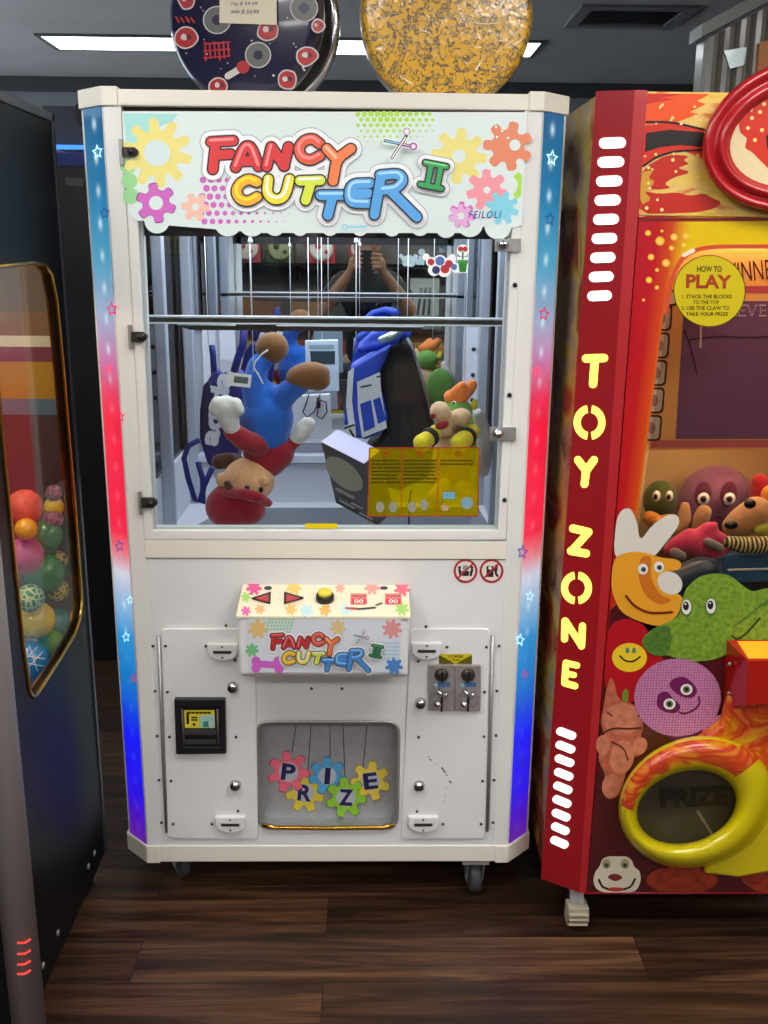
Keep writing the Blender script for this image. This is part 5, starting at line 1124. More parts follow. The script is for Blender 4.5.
# ---- yellow prize chute
CHM = art_mat('chute_print', [(.28, (212, 180, 14)), (.38, (210, 140, 20)), (.45, (204, 84, 24)), (.54, (188, 50, 28)), (.62, (214, 120, 36)), (.74, (206, 170, 20))], 7, 1.4, (1, 1, 2.2), .25)
CHY = M('chute_yellow', (208, 190, 10), .22, coat=.5)
n = 56
def ell(cx, cy, rx, ry, rot, off, n=56):
    return [FZ.at(cx+rx*cos(2*pi*k/n)*cos(rot)-ry*sin(2*pi*k/n)*sin(rot), cy+rx*cos(2*pi*k/n)*sin(rot)+ry*sin(2*pi*k/n)*cos(rot), off) for k in range(n)]
rs = [ell(696, 802, 79, 65, -.32, 0), ell(696, 802, 79, 65, -.32, .03), ell(695.5, 802.5, 76, 62, -.32, .06), ell(694, 803.5, 71, 56, -.32, .078), ell(691, 805.5, 64, 48, -.32, .082), ell(688.5, 806.5, 57, 41, -.32, .074), ell(687, 807, 52, 36.5, -.30, .05), ell(686.5, 807, 50, 35, -.28, .006)]
vs = [p for r in rs for p in r]; m = MB()
m.add(vs, [(i*n+j, i*n+(j+1) % n, (i+1)*n+(j+1) % n, (i+1)*n+j) for i in range(len(rs)-1) for j in range(n)], CHY, True)
pc = m.build('prize_chute', tz, 'bulging yellow oval prize chute')
# flame print wraps the upper part of the bulge
m = MB(); m.add([p+Vector((0, -.0012, 0)) for r in rs[1:6] for p in r], [(i*n+j, i*n+(j+1) % n, (i+1)*n+(j+1) % n, (i+1)*n+j) for i in range(4) for j in range(n) if 31 <= j <= 52], CHM, True); m.build('flame_print', pc)
m = MB(); m.prism([FZ.at(*p) for p in ((735, 706), (800, 700), (800, 872), (768, 866), (735, 872), (700, 868), (760, 800))], (0, -.028, 0), CHY); m.build('chute_body', pc, bevel=.012, segs=3)
m = MB(); m.prism([FZ.at(*p) for p in ((690, 738), (718, 718), (725, 690), (800, 690), (800, 760), (770, 770), (740, 752))], (0, -.034, 0), CHM); m.build('chute_hood', pc, bevel=.012, segs=3)
m = MB(); m.prism(ell(686.5, 807, 53, 37.5, -.28, .004), (0, .003, 0), M('chute_dark', (52, 46, 40), .35)); pf_ = m.build('prize_flap', pc, 'dark prize flap')
m = MB(); PF = YP(YZ-.005); m.text(PF, 'PRIZE', 694, 797, 68, 20, M('print_flap_letter', (22, 18, 18), .4), .001, -.03, .06); m.stroke(PF, [(698, 812), (712, 834)], 1.4, M('print_flap_line', (110, 100, 90), .4), .001); m.build('flap_lettering', pf_)
# button console
m = MB(); K0 = [(726, 639), (800, 639), (800, 700), (724, 706)]
CO = M('console_red', (170, 26, 16), .2, coat=.5)
q = [FZ.at(*p) for p in K0]; w = [FZ.at(x, y, .09) for x, y in ((748, 661), (800, 661), (800, 700), (746, 706))]
m.add(q+w, [(0, 1, 5, 4), (1, 2, 6, 5), (2, 3, 7, 6), (3, 0, 4, 7), (4, 5, 6, 7), (3, 2, 1, 0)], CO); co = m.build('button_console', tz, 'glossy red button console')
m = MB(); tn = (q[1]-q[0]).cross(w[0]-q[0]).normalized(); tn = tn if tn.z > 0 else -tn
m.add([p+tn*.001 for p in (q[0]+(w[0]-q[0])*.12+Vector((.02, 0, 0)), q[1]+(w[1]-q[1])*.12, q[1]+(w[1]-q[1])*.9, q[0]+(w[0]-q[0])*.9+Vector((.006, 0, 0)))], [(0, 1, 2, 3)], M('console_lit', (240, 150, 30), .3, emit=.6)); m.build('lit_console_top', co, 'orange lit strip')
m = MB()
for x, y in ((729.5, 664), (729, 693), (744, 706-2)): m.lathe([(0, .003), (.004, .002), (.0045, 0)], STEEL, FZ.at(x, y, .03), (0, -1, 0), 10)
m.build('console_screws', co)
# cabinet shell behind, base and foot
m = MB(); m.box((q0.x+.03, YZ+.8, zl), (XR, YZ+.82, z_top), BLACKM); m.box((XR-.012, YZ+.03, zl), (XR, YZ+.82, z_top), RCOL); m.box((l0.x+.08, YZ+.03, zl), (XR-.012, YZ+.8, zl+.012), BLACKM); m.box((l1.x+.08, YZ+.031, z_top-.014), (XR-.012, YZ+.8, z_top-.002), BLACKM); m.build('cabinet_shell', tz)
m = MB(); m.tube([FZ.at(584, 893, .002), FZ.at(800, 893, .002)], .003, paint('base_red', (130, 20, 30)), 6); m.build('base_trim', tz)
for (px, py, dy) in ((571, 912, .06), (571, 0, .7)):
    x = FZ.at(571, 905).x+.022; y = YZ+.068+dy-.06; m = MB()
    GP = M('caster_cream', (170, 160, 140), .5)
    m.box((x-.028, y-.03, zl-.012), (x+.028, y+.03, zl-.001), STEEL); m.prism([(x-.018, y-.026, zl-.012), (x+.018, y-.026, zl-.012), (x+.018, y-.05, .05), (x-.018, y-.05, .05)], (0, .016, 0), STEEL); ca = m.build('caster_plate', tz, bevel=.002)
    m = MB(); m.prism([(x-.026, y-.062, .066), (x+.026, y-.062, .066), (x+.028, y-.066, .03), (x+.024, y-.05, .004), (x-.024, y-.05, .004), (x-.028, y-.066, .03)], (0, .04, 0), GP)
    for k in range(3): m.box((x-.024, y-.071, .02+k*.014), (x+.024, y-.06, .025+k*.014), GP)
    m.build('leveling_foot', ca, 'cream ribbed levelling foot', bevel=.004)
    m = MB(); m.lathe([(.01, -.012), (.036, -.011), (.036, .011), (.01, .012)], RUBBER, (x, y-.005, .0365), (1, 0, 0), 24); m.build('wheel', ca)
# ---- toys behind the glass
zsh = FZ.at(700, 600).z-.04
def toy(name, label, px, py, y): p = YP(y).at(px, py); return thing(name, label, 'plush toy', (p.x, y, max(zsh, p.z-.05)), 'toys behind the glass of the red machine')
EW, EB = M('toy_eye_white', (225, 225, 220), .3), M('toy_eye_black', (16, 14, 14), .2)
T1 = plush('deep_purple', (130, 84, 112)); T2 = plush('olive', (70, 82, 30)); T3 = plush('pink', (206, 60, 96)); T4 = plush('tan', (176, 130, 84)); T5 = plush('crimson', (150, 24, 34)); T6 = plush('grey', (120, 110, 110)); T7 = plush('mask', (90, 34, 60))
y = YZ+.335
t = toy('plush_ball', 'large round purple plush with masked eyes behind the glass', 715, 500, y)
m = MB(); blob(m, 715, 503, y, 38, 39, T1, 30); m.build('body', t, remesh=.008)
for x in (703, 729): m = MB(); blob(m, x, 494, y-.105, 9, 13, T7, 4); k = m.build('mask_patch', t); m = MB(); blob(m, x+.5, 499, y-.12, 6, 6.5, EW, 4); blob(m, x+.5, 499, y-.133, 3, 3.2, EB, 3); m.build('eye', k)
m = MB(); m.tube([YP(y-.11).at(*p) for p in ((716, 516), (722, 519), (729, 517), (733, 511))], .003, T7, 6); m.build('mouth', t)
t = toy('plush_frog', 'dark green plush with white eyes with an amber foot behind the glass', 659, 500, y-.05)
m = MB(); blob(m, 660, 500, y-.05, 17, 21, T2, 15); m.build('body', t, remesh=.007)
for x in (656.5, 669.5): m = MB(); blob(m, x, 496, y-.11, 4, 5.5, EW, 3); blob(m, x-1, 497, y-.12, 2, 3, EB, 2); m.build('eye', t)
m = MB(); chain(m, [(650, 518, y-.1, 8), (660, 524, y-.1, 8), (668, 520, y-.1, 7)], plush('amber', (200, 130, 40))); m.build('feet', t, remesh=.006)
y3 = YZ+.14
t = toy('plush_dog', 'tan plush dog with a black nose pointing sideways behind the glass', 745, 520, y3)
m = MB(); chain(m, [(731, 527, y3, 10), (742, 520, y3, 14), (756, 512, y3, 16), (764, 520, y3+.04, 18)], T4); m.build('head', t, remesh=.007)
m = MB(); blob(m, 731, 525, y3-.04, 7, 4.5, EB, 4); m.build('nose', t); m = MB(); blob(m, 750, 504, y3-.05, 6, 5, EB, 4); m.build('eye_patch', t)
m = MB(); chain(m, [(698, 528, y3+.03, 7), (702, 517, y3+.03, 8.5), (704, 512, y3+.03, 8)], T4); m.build('paw', t, remesh=.006)
t = toy('plush_bear', 'tan plush bear tucked behind the horns of the moon picture', 684, 522, y3+.02)
m = MB(); chain(m, [(676, 530, y3+.05, 8), (684, 520, y3+.05, 8), (685, 506, y3+.05, 5)], T4); m.build('body', t, remesh=.006)
t = toy('plush_octopus', 'bright pink plush with many soft limbs lying in front', 698, 540, y3-.04)
m = MB(); yy = y3-.05
for pts in ([(698, 545, yy, 12), (690, 540, yy, 12), (675, 545, yy, 8), (670, 550, yy, 7)], [(698, 545, yy, 10), (712, 535, yy, 7), (722, 538, yy, 6)], [(698, 540, yy, 9), (706, 528, yy, 6), (714, 526, yy, 5)], [(700, 548, yy, 9), (715, 552, yy, 7), (728, 548, yy, 5)]): chain(m, pts, T3)
m.build('body', t, remesh=.006)
m = MB(); chain(m, [(675, 553, yy-.03, 6), (682, 556, yy-.03, 5)], T6); chain(m, [(708, 542, yy-.03, 5), (720, 548, yy-.03, 5)], T6); m.build('patches', t, remesh=.005)
t = toy('plush_flower', 'crimson plush flower with a golden middle behind the tan dog', 766, 500, y3+.04)
m = MB(); chain(m, [(760, 482, y3+.09, 9), (760, 500, y3+.09, 12), (762, 512, y3+.09, 10), (772, 490, y3+.09, 12)], T5); m.build('petals', t, remesh=.006); m = MB(); blob(m, 770, 494, y3+.04, 9, 9, plush('amber', (200, 130, 40)), 5); m.build('flower_middle', t)
def stripe_mat():
    mt, nt, b = node_mat('zebra_fabric', .8); tc = nt.nodes.new('ShaderNodeTexCoord'); w = nt.nodes.new('ShaderNodeTexWave'); w.inputs['Scale'].default_value = 32; w.inputs['Distortion'].default_value = 3
    nt.links.new(tc.outputs['Object'], w.inputs[0]); r = ramp(nt, [(.4, (40, 36, 30)), (.55, (190, 170, 110))]); nt.links.new(w.outputs['Fac'], r.inputs['Fac']); nt.links.new(r.outputs['Color'], b.inputs['Base Color']); return mt
ZEB = stripe_mat()
t = toy('plush_zebra', 'striped black and cream plush lying under the tan dog', 755, 545, y3-.02)
m = MB(); chain(m, [(729, 542, y3-.06, 7), (742, 545, y3-.06, 9), (762, 545, y3-.06, 9), (785, 543, y3-.06, 10)], ZEB); m.build('body', t, remesh=.006)
m = MB(); blob(m, 764, 530, y3-.03, 12, 8, plush('lime', (130, 130, 40)), 8); m.build('neck', t, remesh=.006)
t = toy('plush_whale', 'blue and grey shiny plush low behind the glass by the crocodile picture', 700, 572, y3-.05)
m = MB(); chain(m, [(676, 578, y3+.03, 12), (700, 568, y3+.03, 12), (714, 566, y3+.03, 10)], M('shiny_bluegrey', (90, 104, 124), .3, bump=.4, bscale=50)); m.build('body', t, remesh=.006)
t = toy('plush_cushion', 'flat blue plush cushion under the striped plush', 750, 566, y3)
m = MB(); m.prism([YP(y3-.02).at(*p) for p in ((722, 556), (800, 552), (800, 582), (724, 584))], (0, .14, 0), plush('denim', (58, 108, 148))); m.build('cushion', t, bevel=.012, segs=3); m = MB(); m.tube([YP(y3-.022).at(728, 570), YP(y3-.022).at(800, 568)], .003, STRING, 6); m.build('cushion_seam', t)
# ================================================================== BLACK BALL MACHINE
XBM = -.605
BX = XP(XBM)
far_b = BX.at(105, 840); far_t = BX.at(62, 118); near_b = BX.at(40, 1015)
zb0 = (far_b.z+near_b.z)/2; yf = far_b.y; ztp = far_t.z
yn = BX.at(34, 1010).y-.03
bm_ = thing('ball_machine', 'black cabinet with a gold edged side window full of coloured balls', 'arcade machine', (-.95, 0, 0))
con = [(-14, 268), (30, 263), (44, 265), (51, 274), (56, 300), (62, 360), (67, 420), (72, 480), (76, 530), (80, 585), (81, 604), (79, 620), (74, 634), (60, 658), (38, 692), (33, 697), (29, 692), (22, 640), (12, 545), (2, 440), (-8, 330)]
cw = [BX.at(*p) for p in con]
m = MB(); m.plate([(XBM, yn, zb0), (XBM, yf, zb0), (XBM, yf, ztp), (XBM, yn, ztp)], [tuple(p) for p in cw], (-.018, 0, 0), BLACKM); m.build('side_panel', bm_)
m = MB(); n = len(cw)
m.add(cw+[p+Vector((-.022, 0, 0)) for p in cw], [(i, (i+1) % n, n+(i+1) % n, n+i) for i in range(n)], GOLD); m.tube([p+Vector((.001, 0, 0)) for p in cw], .0045, GOLD, 8, closed=True); m.build('window_trim', bm_, 'gold metal window trim')
MB().prism([p+Vector((-.004, 0, 0)) for p in cw], (-.003, 0, 0), glass('ball_glass', (246, 242, 236), .17)).build('window_pane', bm_)
# top edge, far corner strip and lower rail
m = MB(); m.box((XBM-.6, yn, ztp-.02), (XBM+.004, yf+.004, ztp), M('edge_dark', (44, 48, 56), .35)); m.box((XBM-.02, yf-.012, zb0), (XBM+.004, yf+.004, ztp), M('edge_dark', (44, 48, 56), .35)); m.build('edge_trim', bm_, bevel=.002)
m = MB(); m.box((XBM-.6, yf-.012, zb0), (XBM-.02, yf, ztp-.02), BLACKM); m.box((XBM-.6, yn, zb0), (XBM-.588, yf, ztp-.02), BLACKM); m.box((XBM-.588, yn, zb0), (XBM-.02, yn+.012, .5), BLACKM); m.box((XBM-.588, yn, 1.75), (XBM-.02, yn+.012, ztp-.02), BLACKM); m.build('cabinet_shell', bm_)
zfl = BX.at(33, 700).z-.03
dn = Vector((0, 0, -.045)); ra, rb = BX.at(30, 706)+dn, BX.at(82, 622)+dn
m = MB(); m.prism([(XBM-.033, yn+.02, ra.z-.01), (XBM-.033, ra.y, ra.z-.01), (XBM-.033, rb.y, rb.z-.02), (XBM-.033, yf-.02, rb.z), (XBM-.033, yf-.02, ra.z-.05), (XBM-.033, yn+.02, ra.z-.05)], (-.26, 0, 0), M('bin_grey', (120, 116, 112), .5)); m.build('ball_bin', bm_)
# tinted back of the ball compartment in painted bands
YE = yf-.03; IX = YP(YE)
m = MB()
def band(y0, y1, col): 
    za, zb_ = IX.at(55, y0).z, IX.at(55, y1).z; m.box((XBM-.55, YE, min(za, zb_)), (XBM-.02, YE+.006, max(za, zb_)), paint('band_%d_%d_%d' % col, col, .5))
band(240, 312, (96, 90, 84)); band(312, 336, (120, 92, 70)); band(336, 347, (206, 204, 190)); band(347, 362, (120, 60, 80)); band(362, 399, (176, 134, 44)); band(399, 415, (90, 116, 140)); band(415, 760, (84, 60, 66))
m.build('compartment_back', bm_, 'compartment back in grey, ochre, blue and plum bands')
IF = XP(XBM-.06)
m = MB(); q_ = IF.at(44, 274); rr = random.Random(2)
for k in range(14): m.sphere(IF.at(43+rr.uniform(-6, 5), 275+rr.uniform(-8, 22)), .008+rr.random()*.004, GOLD if k % 3 else M('ornament_red', (180, 50, 30), .3), seg=10, rings=6)
m.build('gilded_ornament', bm_, 'gilt ornament in the window corner')
m = MB().box((XBM-.26, yn+.2, 1.72), (XBM-.2, yf-.2, 1.735), glow('ball_fill_lamp', (255, 232, 205), 62.)).build('case_lamp', bm_)  # lamp added high in the cabinet to brighten the balls
# chrome post on the near edge carrying slot reflections painted as glowing red strokes
pb, pt = BX.at(31, 1010), BX.at(-20, 400)
m = MB(); m.tube([(XBM+.004, yn-.012, zb0-.02), (XBM+.004, yn-.012, ztp)], .034, M('satin_post', (150, 146, 146), .4, .2), 20); po_ = m.build('corner_post', bm_, 'satin metal corner post')
m = MB(); q_ = Plane((XBM+.004, yn-.012, 0), (CAM-Vector((XBM, yn, CAM.z))).normalized())
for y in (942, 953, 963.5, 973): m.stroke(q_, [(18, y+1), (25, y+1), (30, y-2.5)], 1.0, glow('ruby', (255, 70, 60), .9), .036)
m.build('ruby_reflections', po_)
for y in (yf-.1, (yf+yn)/2+.15, (yf+yn)/2-.1, yn+.1): MB().lathe([(0, .004), (.007, .003), (.008, 0)], STEEL, (XBM, y, zb0+.06), (1, 0, 0), 12).build('bolt', bm_)
m = MB()
for y in (yn+.05, yf-.08): m.box((XBM-.09, y, 0), (XBM-.03, y+.05, zb0+.002), BLACK); m.box((XBM-.56, y, 0), (XBM-.5, y+.05, zb0+.002), BLACK)
m.build('foot', bm_)
# balls
def netball(name, col, line, sc):
    mt, nt, b = node_mat(name, .45); tc = nt.nodes.new('ShaderNodeTexCoord'); v = nt.nodes.new('ShaderNodeTexVoronoi'); v.feature = 'DISTANCE_TO_EDGE'; v.inputs['Scale'].default_value = sc; nt.links.new(tc.outputs['Object'], v.inputs['Vector'])
    r = ramp(nt, [(.0, line), (.09, line), (.14, col)], 'LINEAR'); nt.links.new(v.outputs['Distance'], r.inputs['Fac']); nt.links.new(r.outputs['Color'], b.inputs['Base Color']); return mt
def glossy(n_, c): return M('ball_'+n_, c, .22, coat=.4)
BALLS = [(25, 507, 17, M('ball_salmon', (216, 96, 74), .6, noise=.3, nscale=70), 'salmon speckled ball, topmost by the red light'), (58, 493, 11, netball('ball_plum_net', (120, 60, 84), (176, 120, 140), 60), 'plum netted ball, highest in the pile'),
 (56, 507, 9, glossy('yellow', (226, 188, 20)), 'yellow ball just under the plum netted ball'), (53, 519, 9, netball('ball_magenta_net', (130, 56, 90), (170, 110, 130), 60), 'magenta netted ball above the upper green ball'),
 (48, 535, 15.5, glossy('green', (24, 112, 44)), 'green glossy ball, the upper of two'), (26, 529, 10, glossy('gold', (222, 170, 30)), 'small golden ball below the salmon ball'), (25, 556, 18, M('ball_pink', (176, 84, 140), .4, noise=.2, nscale=50), 'mauve pink ball left of the green balls'),
 (47, 573, 20.5, glossy('emerald', (10, 124, 56)), 'green glossy ball, the larger and lower of two'), (68, 560, 10, netball('ball_gold_net', (60, 56, 20), (190, 166, 60), 75), 'gold netted ball beside the gold trim'), (62, 590, 13, netball('ball_olive_net', (70, 64, 24), (200, 180, 80), 75), 'olive netted ball below the gold netted one'),
 (30, 598, 13, netball('ball_green_net', (40, 130, 60), (190, 200, 150), 70), 'green ball with pale net above the big yellow ball'), (36, 620, 18.5, glossy('lemon', (226, 200, 20)), 'big yellow ball low in the window'), (60, 622, 13, glossy('teal', (30, 130, 130)), 'teal ball right of the big yellow ball'),
 (52, 643, 12, glossy('lime', (96, 160, 30)), 'lime green ball near the bottom point'), (30, 660, 18, glossy('blue', (30, 120, 180)), 'blue ball with white lattice at the bottom of the window')]
for i, (px, py, r, mt, lab) in enumerate(BALLS):
    d = [.062, .12, .09, .11, .075, .1, .068, .06, .1, .1, .085, .06, .11, .085, .062][i]
    p = XP(XBM-.03-d).at(px, py); R_ = r*mpp(p)
    p = XP(XBM-.022-R_).at(px, py)
    if p.y+R_ > YE-.002:
        t_ = (YE-.004-R_-CAM.y)/(p.y-CAM.y); p = CAM+(p-CAM)*t_; R_ = min(R_, XBM-.012-p.x) if p.x < XBM-.03 else R_*.8
    if True: p.x = XBM-.022-R_
    m = MB().sphere(p, R_, mt, seg=28, rings=16); o = tag(m.build('ball', loc=p), lab, 'ball', 'balls in the side window')
    m = MB(); dcam = (CAM-p).normalized()
    if i == 14:
        u = dcam.orthogonal().normalized(); w = dcam.cross(u)
        for k in range(3):
            for s in (-1, 1): m.tube([p+(dcam*cos(t)+(u*cos(k*pi/3)+w*sin(k*pi/3))*sin(t)).normalized()*(R_+.0003)+(-u*sin(k*pi/3)+w*cos(k*pi/3))*s*.008 for t in [-.8+.2*j for j in range(9)]], .0013, M('ball_white', (230, 230, 230), .4), 6)
        m.build('lattice', o)
# ================================================================== ROUND STOOL SEATS ON TOP OF THE WHITE MACHINE
def stool(px, py, rpx, y, yaw, thick, cover, label, facemat, decor, dy):
    c = YP(y).at(px, py); r = rpx*mpp(c); zc = ZT+.0045+r+.001
    n = Vector((sin(yaw), -cos(yaw), 0)); c = Vector((c.x, y, zc))
    t = thing('stool_seat', label, 'stool', (c.x, c.y, zc-r), 'round stool seats on the white machine')
    m = MB(); m.lathe([(0, 0), (r*.9, 0), (r*.985, .012), (r, .03), (r*.985, .05), (r*.94, .06)], cover, c-n*.06, n, 64)
    m = MB(); m.lathe([(r*.93, 0), (r*.985, .010), (r, .03), (r*.985, .052), (r*.94, .064), (r*.9, .067), (0, .069)], cover, c-n*.067, n, 64)
    s_ = m.build('seat_cover', t)
    m = MB(); m.lathe([(r*.94, 0), (r*.975, .004), (r*.985, .014), (r*.975, .024), (r*.94, .028)], CHROME, c-n*(thick), n, 64); m.lathe([(r*.9, .004), (r*.93, .02), (r*.93, thick-.066)], BLACK, c-n*thick, n, 48); m.build('chrome_band', t, 'chrome band')
    m = MB(); pl = Plane(c+n*.0025, n); decor(m, pl, s_, t); 
    return t, c, n, r
COVN = M('seat_navy', (26, 26, 58), .3, coat=.8, bump=.25, bscale=18); 
def wrap_yellow():
    mt, nt, b = node_mat('seat_yellow', .35, coat=.9)
    tc = nt.nodes.new('ShaderNodeTexCoord'); v = nt.nodes.new('ShaderNodeTexNoise'); v.inputs['Scale'].default_value = 62; v.inputs['Detail'].default_value = 3; v.inputs['Distortion'].default_value = 1.2
    nt.links.new(tc.outputs['Object'], v.inputs['Vector']); n2 = nt.nodes.new('ShaderNodeTexVoronoi'); n2.inputs['Scale'].default_value = 34; nt.links.new(tc.outputs['Object'], n2.inputs['Vector'])
    s_ = mathn(nt, 'ADD', v.outputs['Fac'], mathn(nt, 'MULTIPLY', n2.outputs['Distance'], -.12))
    r = ramp(nt, [(.36, (232, 178, 44)), (.44, (226, 172, 50)), (.475, (110, 98, 60)), (.515, (58, 62, 78)), (.545, (190, 150, 60)), (.62, (230, 176, 52))]); nt.links.new(s_, r.inputs['Fac']); nt.links.new(r.outputs['Color'], b.inputs['Base Color'])
    n3 = nt.nodes.new('ShaderNodeTexNoise'); n3.inputs['Scale'].default_value = 26; n3.inputs['Distortion'].default_value = 2; nt.links.new(tc.outputs['Object'], n3.inputs['Vector']); bp = nt.nodes.new('ShaderNodeBump'); bp.inputs['Strength'].default_value = .35; bp.inputs['Distance'].default_value = .01; nt.links.new(n3.outputs['Fac'], bp.inputs['Height']); nt.links.new(bp.outputs['Normal'], b.inputs['Coat Normal'])
    return mt
def dec_navy(m, pl, s_, t):
    DR, DG, DWt, DD = M('dec_scarlet', (176, 40, 46), .35, coat=.6), M('dec_grey', (104, 104, 100), .4, coat=.6), M('dec_white', (205, 200, 196), .4, coat=.6), M('dec_maroon', (96, 26, 46), .4, coat=.6)
    rb = random.Random(9)
    def bl(x, y, r, off, mt, seed):
        q = random.Random(seed); m.poly(pl, sm([(x+r*(.82+.36*q.random())*cos(2*pi*k/7), y+r*(.82+.36*q.random())*sin(2*pi*k/7)) for k in range(7)]), mt, off)
    for i_, (x, y, r) in enumerate(((186, 38, 11), (268, 30, 11), (307, 56, 10), (287, 80, 10), (219, 86, 9), (186, 0, 8), (318, 26, 6))):
        bl(x, y, r+1.6, .0003, DWt, i_); bl(x, y, r, .0007, DR, i_); bl(x-2, y-1, r*.3, .0011, DWt, i_+20); bl(x+3, y-1, r*.26, .0011, DD, i_+30)
    for x, y, r in ((217, 20, 13), (258, 55, 12), (304, 8, 13)):
        m.disc(pl, x, y, r+1.2, DWt, .0003, n=20); m.disc(pl, x, y, r, DG, .0007, n=20); m.disc(pl, x, y, r*.4, M('dec_navy', (30, 30, 62), .35, coat=.6), .0011, n=14)
    m.stroke(pl, [(228, 76), (238, 70)], 3.4, DWt, .0005); m.disc(pl, 243, 67, 6.5, DR, .0009)
    for k in range(6): m.stroke(pl, [(205+k*4.6, 42+(k % 2)*2), (206+k*4.6, 60-(k % 3)*2)], .9, DR, .0006)
    for k in range(3): m.stroke(pl, [(204, 44+k*7), (230, 42+k*7)], .8, DR, .0006)
    for k in range(4): m.stroke(pl, [(176+k*5, 17+(k % 2)), (179+k*5, 22)], .9, DR, .0006)
    rg = random.Random(4)
    for k in range(26): m.disc(pl, 180+rg.random()*134, 2+rg.random()*82, .6+rg.random()*.7, DWt, .0005, n=8)
    m.build('printed_pattern', s_)
    m = MB(); p2 = Plane(pl.p+pl.n*.004, pl.n); m.prism([p2.at(*p) for p in ((220, -20), (276.5, -18), (277, 25), (219.5, 23))], pl.n*.0008, M('note_paper', (226, 216, 192), .7)); nt_ = m.build('price_note', t, 'cream price note with handwriting')
    m = MB(); p3 = Plane(pl.p+pl.n*.0052, pl.n); IKN = paint('note_ink', (50, 60, 90))
    m.text(p3, 'reg $ 59.99', 244, 4, 27, 4.4, IKN, .0003, .02, 0, .2); m.text(p3, 'sale $ 54.99', 245, 11.8, 28, 4.6, IKN, .0003, .04, 0, .2); m.build('handwriting', nt_)
def dec_yel(m, pl, s_, t):
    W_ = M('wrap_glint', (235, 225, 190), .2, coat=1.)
    for a in ([(470, 22), (486, 24), (500, 23)], [(420, 30), (430, 33)], [(476, 70), (482, 60)], [(505, 46), (514, 40)], [(400, 76), (412, 84)]): m.stroke(pl, a, .5, W_, .0006)  # pale strokes paint glints along the creases of the wrap
    m.build('crease_glints', s_)
stool(239, 4, 84, .26, -.34, .165, COVN, 'navy round stool seat with a red and grey print and a cream price note', None, dec_navy, 0)
stool(448, 2, 88, .28, .02, .125, wrap_yellow(), 'plastic wrapped yellow round stool seat with a dark print', None, dec_yel, 0)
# ================================================================== THINGS FURTHER BACK
# ribbed grey column behind the red machine
Yr = 1.0
pl = YP(Yr)
t = thing('ribbed_machine', 'grey ribbed plastic tower with a sloping cap behind the red machine', 'arcade machine', (pl.at(745, 60).x+.25, Yr+.2, 0))
xa = pl.at(701, 90).x; xb_ = xa+.75; zc_ = pl.at(704, 40).z
RIB = M('ribbed_plastic', (140, 136, 128), .28, coat=.3)
m = MB(); nn = 16; pts = []
for k in range(nn):
    u0 = xa+(xb_-xa)*k/nn; w = (xb_-xa)/nn
    pts += [(u0, Yr+.01), (u0+w*.2, Yr-.008), (u0+w*.5, Yr-.012), (u0+w*.8, Yr-.008)]
pts += [(xb_, Yr+.01), (xb_, Yr+.08), (xa, Yr+.08)]
nv = len(pts); top = [Vector((x, y, zc_+(x-xa)*(pl.at(768, 6).z-zc_)/(pl.at(768, 6).x-xa))) for x, y in pts]; m.add([Vector((x, y, 0)) for x, y in pts]+top, [tuple(range(nv-1, -1, -1)), tuple(range(nv, 2*nv))]+[(i, (i+1) % nv, nv+(i+1) % nv, nv+i) for i in range(nv)], RIB); m.build('ribbed_body', t)
m = MB(); c0_ = pl.at(699, 30); c1_ = pl.at(790, -16)
m.prism([c0_+Vector((0, -.03, -.025)), c1_+Vector((0, -.03, -.02)), c1_+Vector((0, -.03, .02)), c0_+Vector((0, -.03, .012))], (0, .12, 0), M('cap_grey', (132, 132, 128), .35)); m.build('sloping_cap', t)
m = MB(); m.prism([pl.at(*p) for p in ((756, 45), (800, 30), (800, 90), (752, 92))], (0, -.03, 0), M('glow_orange', (214, 140, 80), .5)); m.build('orange_panel', t, 'orange panel')
m = MB(); m.prism([pl.at(*p) for p in ((722, 52), (745, 48), (742, 66), (728, 70))], (0, -.018, 0), M('pane_reflect', (190, 205, 205), .15, .6)); m.build('shiny_plate', t)
# dark cabinet with a blue lit edge, between the black cabinet and the white machine
Yd = 1.55; pl = YP(Yd)
t = thing('dark_cabinet', 'dark cabinet with a blue lit strip in the gap behind the white machine', 'arcade machine', (pl.at(75, 200).x, Yd+.2, 0))
xA, xB_ = pl.at(45, 200).x, pl.at(112, 200).x
m = MB(); m.box((xA, Yd, 0), (xB_, Yd+.5, pl.at(75, 166).z), M('cabinet_black', (26, 27, 32), .4)); m.build('cabinet_body', t, bevel=.004)
m = MB(); m.box((xA, Yd+.02, pl.at(75, 166).z), (xB_, Yd+.4, pl.at(75, 152).z), M('cabinet_navy', (30, 50, 120), .3)); m.box((xA, Yd+.0, pl.at(75, 149).z), (xB_, Yd+.02, pl.at(75, 145).z), glow('blue_strip', (60, 130, 255), 1.6)); m.build('blue_light_strip', t, 'blue light strip')
m = MB(); m.prism([pl.at(*p) for p in ((66, 177), (84, 179), (83, 187), (66, 185))], (0, -.004, 0), M('label_grey', (80, 84, 88), .5)); m.build('name_plate', t)
m = MB(); m.box((xA, Yd+.05, pl.at(75, 144).z), (xB_, Yd+.4, pl.at(75, 104).z), M('hood_grey', (74, 76, 86), .5)); m.box((pl.at(76, 110).x, Yd+.0, pl.at(75, 122).z), (xB_, Yd+.05, pl.at(75, 104).z), BLACK); m.build('hood', t)
